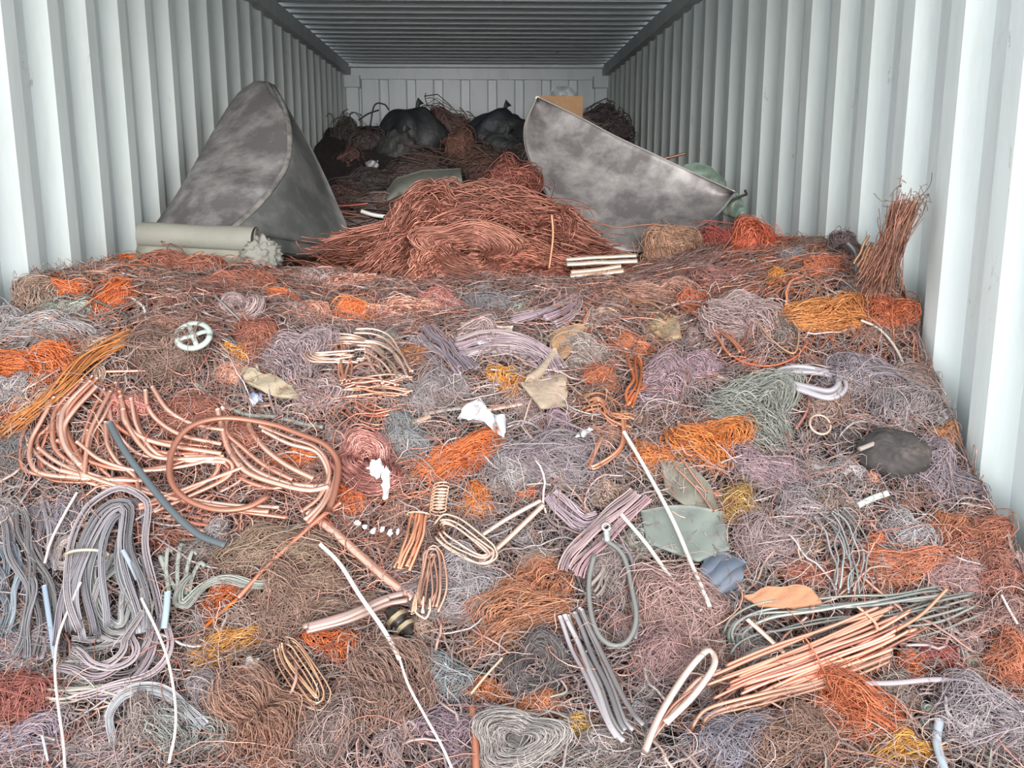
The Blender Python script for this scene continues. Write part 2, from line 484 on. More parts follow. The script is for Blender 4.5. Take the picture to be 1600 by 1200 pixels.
PLACED = []      # (px, py, w, h, label)
def dist_at(P): return float(np.linalg.norm(P - np.array([0, 0, CAMZ])))
def put(code, px, py, w, h, ang, col, name, cat, label, Y=None, group=None, wire=None, dens=1.0):
    r = np.random.default_rng(int(px * 7919 + py * 31 + w) % 1000003)
    P = hit(px, py)[0] if Y is None else at(np.array([px]), np.array([py]), [Y])[0]
    s = dist_at(P) / F
    upright = P[1] > 2.95
    R = frame(ang, upright)
    hw, hh = w / 2 * s, h / 2 * s * (1.0 if upright else 1.10)
    dep = .55 * min(hw, hh) + .006
    c = P + R[:, 2] * dep * (.25 if not upright else 0) + (np.array([0, dep * .3, 0]) if upright else 0)
    m = {'n': M_DULL, 's': M_SHINY, 't': M_SAT}[code[1] if len(code) > 1 else 'n']
    cc = colof(col)
    if cc[0] > 4 * cc[2]: cc = cc * np.array([1.1, 1.0, .7])
    mb = MB()
    cx = max(abs(R[0, 0]) * hw, abs(R[0, 1]) * hh)
    c[0] = np.clip(c[0], XL + .02 + cx * .8, XR - .02 - cx * .8)
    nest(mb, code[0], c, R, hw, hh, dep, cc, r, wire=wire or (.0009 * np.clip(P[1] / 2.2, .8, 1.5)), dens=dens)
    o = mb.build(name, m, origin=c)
    PLACED.append((px, py, w, h, label))
    return tag(o, label, cat, group)

NESTS = """
N|205|397|85|50|10|U|wire_tangle|wire|dark blue-grey crushed wire tangle pressed against the container wall
N|212|414|60|30|5|O|wire_nest|wire|small orange brown wire nest beside the dark blue-grey tangle
C|235|400|75|32|10|M|wire_mat|wire|mauve matted wire lying just below the rolled grey sheet
N|285|428|110|62|0|R|wire_nest|wire|large rust red tangled nest in front of the rolled sheet
N|352|412|95|60|10|B|wire_nest|wire|brown red wire nest below the crumpled end of the roll
C|330|455|110|40|10|R|wire_nest|wire|flattened red brown lock beneath the rust red nest
N|405|452|55|55|60|R|wire_coil|wire|red brown curled wires beside the pale wedge of card
S|378|492|60|50|20|M|wire_coil|wire|small mauve wound wire coil under the red brown curls
N|440|473|50|36|0|O|wire_nest|wire|orange brown ribbon nest below the pale wedge of card
N|105|462|60|40|10|O|wire_nest|wire|orange brown nest at the foot of the wall ribs
C|38|476|56|72|80|T|wire_tuft|wire|pale pinkish hair-like wire tuft by the wall
N|112|493|62|40|0|E|rag|rag|grey green rag of fabric above the grey wire mats
C|75|525|120|50|-12|G|wire_mat|wire|matted grey wires under the grey green rag
Nt|170|482|46|86|-20|O|wire_spring|wire|golden orange springy coil beside the bent white wire
Ct|55|580|118|58|-15|O|wire_nest|wire|large bright orange combed wire nest at the frame edge
N|262|520|80|42|20|B|wire_nest|wire|dark brown wire nest beneath the bent white wire
N|262|560|100|92|10|#7a5a4c|wire_nest|wire|domed dark brown wire nest above the copper coils
N|400|540|78|64|60|R|wire_nest|wire|brown and rust nest next to the pale ring frame
Ct|371|556|34|38|80|Y|wire_knot|wire|small yellow golden wire knot in the rusty nest
C|462|572|88|100|-50|#a08b90|wire_mat|wire|mauve grey combed wire mat left of the white copper hank
C|500|625|60|70|-60|M|wire_mat|wire|narrow mauve wire mat below the white copper hank
N|28|612|56|52|0|G|wire_tangle|wire|open pale grey wire tangle under the big orange nest
W|22|715|56|80|0|#6e6e70|wire_ball|wire|dark grey crushed wire ball beside the copper coils
N|70|640|60|40|20|T|wire_tangle|wire|tan wire tangle below the frayed orange rope
Ct|458|722|86|36|10|O|wire_nest|wire|bright orange wire nest inside the big copper loop
N|300|655|110|60|0|#8a4a3a|wire_nest|wire|brown red wire nest under the top of the copper coils
N|385|690|60|50|0|R|wire_nest|wire|rusty wire nest within the big copper loop
N|195|640|80|46|0|Q|wire_nest|wire|pink copper crinkled nest where the copper coils start
N|480|760|70|40|0|B|wire_nest|wire|brown wire nest just outside the big copper loop
C|600|545|50|30|0|E|wire_mat|wire|grey green patch of matted wire behind the white hank
Cs|620|497|125|44|-8|P|copper_shavings|copper scrap|peach coloured copper shavings above the white copper hank
N|540|500|70|50|30|O|wire_nest|wire|orange rust nest beside the peach copper shavings
Nt|528|412|40|42|-40|O|wire_nest|wire|small orange nest at the end of the copper pipe
Cs|540|447|80|26|20|P|copper_scrap|copper scrap|short peach copper strips below the small orange nest
W|690|484|76|52|-25|Q|wire_ball|wire|dusty pink wire ball beside the grey wire wool
W|765|490|90|54|0|#7f7c80|wire_wool|wire|fine grey wire wool between pink ball and bent mauve loop
W|648|565|42|60|80|#b0723c|rusty_cloth|rag|golden brown crumpled mesh beside the white copper hank
N|662|622|64|62|0|#8d8484|wire_nest|wire|round grey wire nest above the sparkling grey lump
N|700|610|70|60|0|#86797a|wire_nest|wire|grey brown curly wire nest above the white plastic scrap
C|742|545|60|100|-45|M|wire_mat|wire|slanting mauve strip mat beneath the grey ribbons
Ct|797|604|50|52|60|Y|wire_nest|wire|bright golden orange nest beside the taupe cloth
W|630|687|72|76|30|#8e9092|metal_wool|wire|grey speckled lump with sparkling bits near the pink spiral nest
Ss|577|735|88|100|60|Q|wire_nest|wire|pink copper spiral nest with a white scrap in it
Ct|720|724|124|62|18|O|wire_nest|wire|large bright orange wire lock below the white plastic scrap
Nt|744|792|58|58|-40|#e0822c|wire_nest|wire|round glowing orange nest above the copper hairpin strip
Nt|822|775|46|18|0|O|wire_knot|wire|thin orange wire knot at the tip of the hairpin strip
N|938|598|56|46|0|#b4602e|wire_nest|wire|brown orange nest beside the fan of copper strands
N|988|546|56|42|-20|#b8683c|wire_nest|wire|orange brown nest above the purple wire mass
N|910|562|84|58|0|#9c8f8a|wire_tangle|wire|open grey wire tangle beside the brown board
C|1030|612|84|92|-30|#9b8088|wire_mat|wire|purple grey wire mass behind the long pale rod
W|1030|527|44|34|0|#b39b78|foam_pad|padding|yellowish brown pad between orange and red nests
S|872|676|50|48|0|#8f7480|wire_coil|wire|mauve wound wire ring beside the small white scrap
N|865|728|150|90|10|#8e8288|wire_nest|wire|broad grey mauve wire nest in the middle of the heap
N|800|745|70|60|0|G|wire_nest|wire|grey crinkled wire nest right beside the bright orange lock
Nt|1014|720|58|66|60|#d07a34|wire_nest|wire|orange block of wire behind the long pale rod
Nt|945|690|50|60|70|B|wire_nest|wire|brown wire nest inside the triangular copper loop
N|1051|400|84|96|80|#b08264|wire_nest|wire|tall tan brown wire nest leaning under the steel disc
N|1128|386|70|62|0|#b04a48|wire_nest|wire|crimson red wire nest beside the tan brown nest
Nt|1187|392|80|86|70|#c4582e|wire_nest|wire|orange red curly wire nest beside the crimson nest
Ct|1216|446|36|32|0|Y|wire_knot|wire|golden yellow wire knot below the orange red nest
W|1237|412|46|38|0|#8b8a8c|wire_ball|wire|grey pressed wire disc beside the orange red nest
N|1140|445|90|50|0|#8a5048|wire_nest|wire|wine red wire nest below the crimson nest
N|1165|352|80|34|0|#6e4434|wire_nest|wire|dark brown wire nest behind the crimson nest
N|1250|372|60|34|0|M|wire_nest|wire|mauve grey wire nest on the crest by the wall
N|1290|425|52|44|0|#b05a30|wire_nest|wire|rust orange nest on the crest near the upright brush
N|1325|400|56|56|0|#80686a|wire_nest|wire|dull purple nest at the foot of the upright brush
N|1393|415|60|60|0|#5a4644|wire_nest|wire|dark brown nest at the root of the upright brush
Ct|1295|500|112|64|-6|#cc8238|wire_nest|wire|golden brown combed lock with an orange underside
Nt|1415|498|86|62|10|#c0602c|wire_nest|wire|orange curly nest close to the container wall
N|1474|505|36|110|80|#7a5a4e|wire_nest|wire|dark brown nest squeezed against the container wall
C|1160|508|110|80|-35|M|wire_skein|wire|arched mauve fine wire skein beside the dark round nest
N|1222|522|46|50|0|#665852|wire_nest|wire|dark round nest beside the golden brown lock
N|1090|480|60|40|0|#c05e30|wire_knot|wire|small orange red knot beside the mauve skein
C|1040|470|110|50|-20|B|wire_skein|wire|long brown skein under the tan brown nest
C|1175|655|122|110|-35|#8e948a|wire_mat|wire|large grey green combed wire mat behind the orange lock
Ct|1108|702|90|88|-50|#e0842c|wire_nest|wire|glowing orange wire lock with a copper strand beside it
N|1090|590|80|60|0|#a48690|wire_nest|wire|pinkish grey wire nest behind the grey green mat
N|1340|600|120|80|0|#8b8088|wire_nest|wire|grey purple wire nest beside the grey hose bend
N|1400|640|90|90|0|#908486|wire_tangle|wire|loose grey tangle beside the two long grey bars
N|1290|640|70|60|0|#8a6a5c|wire_nest|wire|brownish nest under the grey hose bend
N|1480|600|50|90|80|#8a7268|wire_nest|wire|brown grey nest low against the container wall
N|1200|745|110|60|-30|#a0848c|wire_nest|wire|mauve wire dome below the grey green mat
Nt|1155|800|74|62|0|#b08e50|wire_nest|wire|olive gold wire nest with an orange rim
Nt|1120|780|26|60|80|O|wire_knot|wire|narrow orange wire knot flanking the olive gold nest
N|1195|852|92|76|10|#a08888|wire_nest|wire|large rounded mauve wire nest behind the orange board
N|1360|740|30|30|0|P|copper_scrap|copper scrap|bright little copper scrap on the dark stone lump
N|1508|686|44|40|0|#b47848|wire_nest|wire|orange brown nest beneath the wall rib
N|1450|740|80|90|0|#8c7c84|wire_nest|wire|purplish wire nest beside the dark stone lump
N|1500|760|60|110|80|#6f6a78|wire_nest|wire|dark slate wire nest at the base of the wall
N|1415|836|76|54|0|#a09a9c|wire_mat|wire|pale grey curly mat beside the rusty brown lump
Nt|1365|851|32|26|0|O|wire_knot|wire|tiny orange wire knot above the short copper stack
N|1477|828|54|50|60|#a86440|rusty_lump|metal scrap|rusty brown lump by the foot of the wall
N|1545|850|100|60|10|#a05a42|wire_nest|wire|red brown frayed nest reaching the container wall
N|1550|900|80|60|10|#8a4a3c|wire_nest|wire|dark red brown nest beside the fuzzy pink nest
W|1495|905|110|54|10|#b08a88|wire_wool|wire|fuzzy pink grey wire wool beyond the copper stack
N|1400|890|140|56|0|#b86a4c|copper_tangle|copper scrap|short stack of sparkling copper scraps above the grey hank
N|1250|800|80|60|0|#98898c|wire_nest|wire|mauve grey nest beside the upright grey hank
N|1305|800|60|50|0|#8c7468|wire_nest|wire|brown grey nest topping the upright grey hank
N|1272|900|40|80|80|#a04c34|wire_nest|wire|rust red nest squeezed beside the upright grey hank
Nt|1465|1032|74|36|0|#a83e3a|wire_nest|wire|wine red nest below the end of the copper bars
Nt|1425|1038|46|32|0|O|wire_knot|wire|orange wire knot below the end of the copper bars
N|1570|1045|70|66|0|#b4623c|wire_nest|wire|orange brown nest by the lower corner wall
N|1560|975|80|60|0|#9a7068|wire_nest|wire|dusty brown nest above the orange brown corner nest
Nt|1340|1125|170|86|-25|#c0622c|wire_nest|wire|big orange brown wire lock above the yellow ball
Ct|1400|1185|96|56|10|#dca040|wire_ball|wire|golden yellow wire ball at the bottom edge
N|1240|1160|120|90|0|#8a6652|wire_nest|wire|brown nest below the long copper bars
N|1140|1165|110|80|0|#85808c|wire_nest|wire|slate grey wire nest below the copper fork
N|1530|1130|120|100|0|#a09498|wire_tangle|wire|open pale grey wire tangle with curling strands
N|1400|1090|70|50|0|#9a8a80|wire_nest|wire|greyish nest beside the mauve flat strip
N|1060|960|150|120|-70|#a8847c|matted_wool|wire|smooth pinkish brown matted wire slab behind the copper fork
W|1040|1040|90|110|-70|#a98280|wire_wool|wire|pinkish wire wool above the copper fork
N|950|900|90|90|0|#92827e|wire_nest|wire|brown grey nest inside the grey cable loop
C|790|975|170|84|22|#b4785c|wire_lock|wire|large brown combed copper wire lock
C|850|935|90|90|60|#b06c4c|wire_lock|wire|upright rusty combed lock beside the grey cable
W|832|893|70|50|25|#c0a494|wire_ball|wire|pale fluffy tuft on the brown copper lock
N|720|925|120|100|0|#9c9496|wire_tangle|wire|open tangle of thin grey wires under the copper hairpin
S|690|940|70|110|80|#94868a|wire_coil|wire|grey thin wire loops beside the dark insulator
C|600|1080|110|150|-70|#8c6856|wire_mat|wire|brown matted wire under the white strip
N|690|1070|90|80|0|#8a9092|wire_tangle|wire|grey green wire tangle beneath the brown copper lock
S|835|1050|90|80|0|#4e4a4c|wire_coil|wire|dark open ring of black wires
C|765|1085|40|80|80|#c8743c|wire_nest|wire|orange streaked nest beside the copper rod
N|840|1110|70|50|0|#b46c40|wire_nest|wire|orange brown nest under the dark wire ring
S|805|1165|120|90|10|#a49c98|wire_coil|wire|pale looping wire coil at the bottom edge
Nt|900|1140|60|40|0|#c8a25c|wire_knot|wire|sandy yellow wire knot beside the grey flat bundle
N|940|1180|110|60|0|#948884|wire_nest|wire|grey brown nest below the grey flat strips
N|700|1155|86|80|0|#8e7480|wire_nest|wire|purplish wire nest beside the upright copper rod
Ct|528|1015|54|66|80|O|wire_nest|wire|orange nest with grey curls near the copper skein
C|550|965|100|60|-10|#8a6a58|wire_mat|wire|brown mat beneath the pink aluminium bars
N|430|870|160|80|0|#8c7058|wire_nest|wire|brown curly nest beneath the diagonal copper rod
N|450|950|120|90|-40|#94705c|wire_nest|wire|tangled brown nest beside the grey green braid tail
S|440|962|56|50|0|#7c4a3c|wire_coil|wire|dark rusty coil below the grey green braid
Ct|347|1023|104|50|22|#e0a040|wire_nest|wire|golden yellow wire lock with blurred edges
Ct|345|948|70|40|40|O|wire_knot|wire|small orange lock under the lower end of the rod
N|500|920|80|60|0|#9a7a64|wire_nest|wire|brown grey nest beside the white strip
C|410|1130|130|120|-60|#9a6c54|wire_mat|wire|broad brown mat below the looping copper skein
Nt|430|1160|80|60|0|#b46a44|wire_nest|wire|orange brown nest at the bottom edge
N|510|1150|90|100|0|#88706a|wire_nest|wire|dull brown nest under the long white strip
Ns|425|1193|60|20|0|P|copper_scrap|copper scrap|pale pink copper scrap on the bottom edge
N|38|1095|90|76|0|#8c3e36|wire_nest|wire|dark red fine wire nest in the corner
W|50|1020|90|60|0|#9a8a8e|wire_wool|wire|smooth grey mauve wool above the dark red nest
C|50|1165|110|50|5|#9c8c98|wire_mat|wire|purple grey mat below the dark red nest
C|290|1150|80|110|-70|#9ca09a|wire_skein|wire|grey green combed skein in front of the looped braid
N|230|1140|80|80|0|#94827c|wire_nest|wire|brown grey nest inside the looped grey braid
N|170|1180|110|50|0|#a08c8c|wire_nest|wire|mauve nest below the thin white wire
N|130|1060|90|50|0|#a29a90|wire_tangle|wire|pale tangle of wires across the thin white wire
N|330|1090|70|60|0|#9a8c8c|wire_nest|wire|grey mauve nest below the golden yellow lock
N|300|870|70|50|0|#6a605c|wire_nest|wire|dark nest behind the bow of grey green braid
N|100|820|50|60|0|#86828c|wire_nest|wire|blue grey nest between the two braid hanks
"""
for line in NESTS.strip().split('\n'):
    a = line.split('|')
    put(a[0], float(a[1]), float(a[2]), float(a[3]), float(a[4]), float(a[5]), a[6], a[7], a[8], a[9])

# ---------------------------------------------------------------- paths laid on the heap
def path3(pts, N, lift=.015, Y=None, closed=False):
    p = np.asarray(pts, float)
    if closed: p = np.vstack([p, p[:1]])
    q = spline(p[:, :2], N)
    if Y is None:
        # meet the heap at the control points, then curve freely between them
        B = hit(p[:, 0], p[:, 1])
        d = norm(np.array([0, 0, CAMZ]) - B)
        lf = p[:, 2:3] if p.shape[1] > 2 else lift
        B = B + d * lf
        return inside(spline(B, N))
    Yq = np.full(N, Y) if np.isscalar(Y) else np.interp(np.linspace(0, 1, N), np.linspace(0, 1, len(Y)), Y)
    return inside(at(q[:, 0], q[:, 1], Yq))

def centre(P): return np.asarray(P).reshape(-1, 3).mean(0)
def strip(pts, wpx, name, cat, label, col='C', m=None, flat=1.0, N=60, lift=.015, Y=None, group=None, k=8, rec=True, jit=0., taper=None):
    """a single rod, wire or flat bar along pts; wpx its width in picture px"""
    P = path3(pts, N, lift, Y)
    s = dist_at(centre(P)) / F; rad = wpx * s / 2 * .82
    if jit: P = P + wob(1, N, jit * rad, 8, None, .5)[0]
    ra = np.full((1, N), rad)
    if taper: ra = ra * np.interp(np.linspace(0, 1, N), [0, 1], taper)[None]
    mb = MB(); tubes(mb, P, ra, ra * flat, col=np.asarray(colof(col)), k=k, up=(0, -.72, .69))
    o = mb.build(name, m or M_SHINY)
    if rec:
        c = np.asarray(pts, float)[:, :2].mean(0); PLACED.append((c[0], c[1], 40, 40, label))
    return tag(o, label, cat, group)

def hank(pts, n, spread, wpx, name, cat, label, col='G', m=None, flat=1.0, N=44, lift=.02, Y=None, split=True, jit=.25, ties=(), tiecol='A',
         jc=.2, closed=False, partname='strand', k=6, ends=.06, group=None, fib=None):
    if fib is None: fib = 6 if ('braid' in name or 'ribbon' in name) else 0
    """n strands running side by side along pts, spread px across"""
    m = m or M_SAT
    base = path3(pts, N, lift, Y, closed)
    s = dist_at(centre(base)) / F
    r = np.random.default_rng(int(sum(q[0] * 13 + q[1] * 7 for q in pts)) % 99991)
    T = norm(np.gradient(base, axis=0)); nrm = norm(np.array([0, -.72, .69])[None] - (T @ np.array([0, -.72, .69]))[:, None] * T)
    B = np.cross(T, nrm)
    root = empty(name, base[N // 2], label, cat, group) if split else None
    allmb = MB(); rad = wpx * s / 2
    cc = jcol(colof(col), n, jc, r)
    for i in range(n):
        o1 = ((i + .5) / n - .5) * spread * s + r.normal() * rad * .5; o2 = r.uniform(0, 1) * rad * 2.2 * (1 if n > 3 else .3)
        w1 = wob(1, N, jit * rad * 2, 5, r)[0][:, 0]; w2 = wob(1, N, jit * rad, 5, r)[0][:, 0]
        P = base + B * (o1 + w1)[:, None] + nrm * (o2 + w2)[:, None]
        a, b = int(N * r.uniform(0, ends)), N - int(N * r.uniform(0, ends))
        P = inside(spline(P[a:b:2], N))
        mb = MB() if split else allmb
        if fib:
            Tq = norm(np.gradient(P, axis=0)); Bq = norm(np.cross(Tq, np.array([0, -.72, .69]) + 0 * Tq)); Nq = np.cross(Bq, Tq)
            FP = []
            for q in range(fib):
                xo = ((q + .5) / fib - .5) * 2 * rad * 1.15
                ph = np.linspace(0, 9, len(P)) * r.uniform(.6, 1.3) + q * 1.1
                FP.append(P + Bq * (xo + rad * .22 * np.sin(ph))[:, None] + Nq * (rad * flat * .45 * np.cos(ph))[:, None])
            tubes(mb, np.stack(FP), rad * 1.25 / fib, col=jcol(cc[i], fib, .22, r), k=4, up=(0, -.72, .69))
        else: tubes(mb, P, rad * r.uniform(.8, 1.15), None if flat == 1 else rad * flat, col=cc[i], k=k, up=(0, -.72, .69))
        if split: mb.build(partname, m, parent=root)
    for t in ties:
        c0 = base[int(t * (N - 1))] + nrm[int(t * (N - 1))] * rad; Bt = B[int(t * (N - 1))]; Nt = nrm[int(t * (N - 1))]
        a = np.linspace(0, 2 * math.pi, 24)
        P = c0 + Bt * np.cos(a)[:, None] * (spread * s / 2 + rad * 1.6) + Nt * np.sin(a)[:, None] * rad * 3.0
        mb = MB(); tubes(mb, P, rad * .55, col=colof(tiecol), k=6)
        if root is not None: mb.build('tie', M_SAT, parent=root)
    if not split: root = tag(allmb.build(name, m), label, cat, group)
    c = np.asarray(pts, float)[:, :2].mean(0); PLACED.append((c[0], c[1], spread + 30, spread + 30, label))
    return root

# bright thick copper coils
COILS = [
 ([(84,621),(63,660),(49,688),(47,719),(66,740),(133,747),(192,750),(224,751)], 9, 'outermost thin copper loop bulging over the heap'),
 ([(150,604),(115,642),(100,670),(108,705),(133,737)], 10, 'copper rod curving down beside the outermost loop'),
 ([(172,612),(154,646),(138,684),(131,744)], 8, 'slim copper rod dropping inside the outermost loop'),
 ([(165,660),(168,695),(185,723),(210,744),(217,768)], 8, 'short copper hook below the pink crinkled nest'),
 ([(192,640),(196,660),(217,681),(259,695),(346,709)], 10, 'bright copper arc sweeping under the coil centre'),
 ([(188,620),(200,665),(224,700),(252,716),(336,716)], 9, 'second copper arc nested in the bright arc'),
 ([(227,610),(231,636),(250,660),(287,681),(346,694)], 9, 'upper copper arc crossing the coil centre'),
 ([(238,605),(262,640),(300,662),(350,672)], 9, 'topmost copper arc beneath the dark brown dome'),
 ([(513,800),(524,765),(528,723),(508,695),(465,677),(420,662),(350,653),(297,667),(270,702),(266,747),(290,779),(336,796),(385,793),(420,775)], 12, 'the big dull copper loop lying on top of the coils'),
 ([(340,640),(346,665),(357,702),(385,737),(437,757),(483,766),(515,760)], 12, 'thick copper bend running through the big loop'),
 ([(388,655),(392,672),(413,700),(448,727),(490,748)], 11, 'short bright copper curve over the orange nest'),
 ([(308,712),(357,720),(356,745),(297,775),(240,800)], 8, 'copper strand doubling back inside the big loop'),
 ([(405,665),(450,683),(495,700),(515,735),(500,775),(470,800)], 9, 'thin copper strand along the inside of the big loop'),
 ([(120,690),(160,720),(220,735),(290,728),(350,712)], 8, 'flat lying copper rod across the lower coils'),
 ([(95,735),(150,748),(230,770),(330,790),(420,800)], 10, 'long copper rod under the lower edge of the coils'),
 ([(60,700),(90,722),(140,745),(200,765)], 8, 'copper rod sloping under the outermost loop'),
 ([(215,790),(300,760),(380,730)], 8, 'copper rod rising through the coil centre'),
 ([(480,820),(505,790),(520,760),(527,730)], 9, 'copper bend leaving the big loop downward'),
]
for pts, w, lab in COILS:
    strip(pts, w, 'copper_coil', 'copper wire', lab, col='#e6ac96' if 'big dull' not in lab else '#a8705c', m=M_SHINY if 'big dull' not in lab else M_SAT, flat=.75, lift=.055 if 'big dull' not in lab else .085, N=70)
r = np.random.default_rng(5)
for q in range(30):
    pts, w, lab = COILS[int(r.integers(0, 17))]
    if len(pts) > 10: continue
    p = np.array(pts, float); p[:, :2] += r.normal(size=2) * np.array([16, 9]) + r.normal(size=p.shape) * 2.5
    strip(p, w * r.uniform(.75, 1.1), 'copper_coil', 'copper wire', 'bright bare copper rod, one of many looped together in the big coil', col=['#dc9a82', '#c27e66', '#f0c0ac'][q % 3],  # pale rods carry the coil's whiter highlights in their colour
          m=M_SHINY, flat=.8, lift=float(r.uniform(.025, .055)), N=44, group='looped bare copper rods in the big coil', rec=False)
for q in range(7):
    y = 775 + q * 9
    strip([(180 + q * 6, y), (250, y + 12 + q), (330 + 4 * q, y + 30)], 9, 'copper_bar', 'copper bar', 'straight copper bar, one of several stacked below the coils', col='#c88068',
          flat=.5, lift=.02 + .003 * (q % 3), group='copper bars stacked below the coils', rec=False)

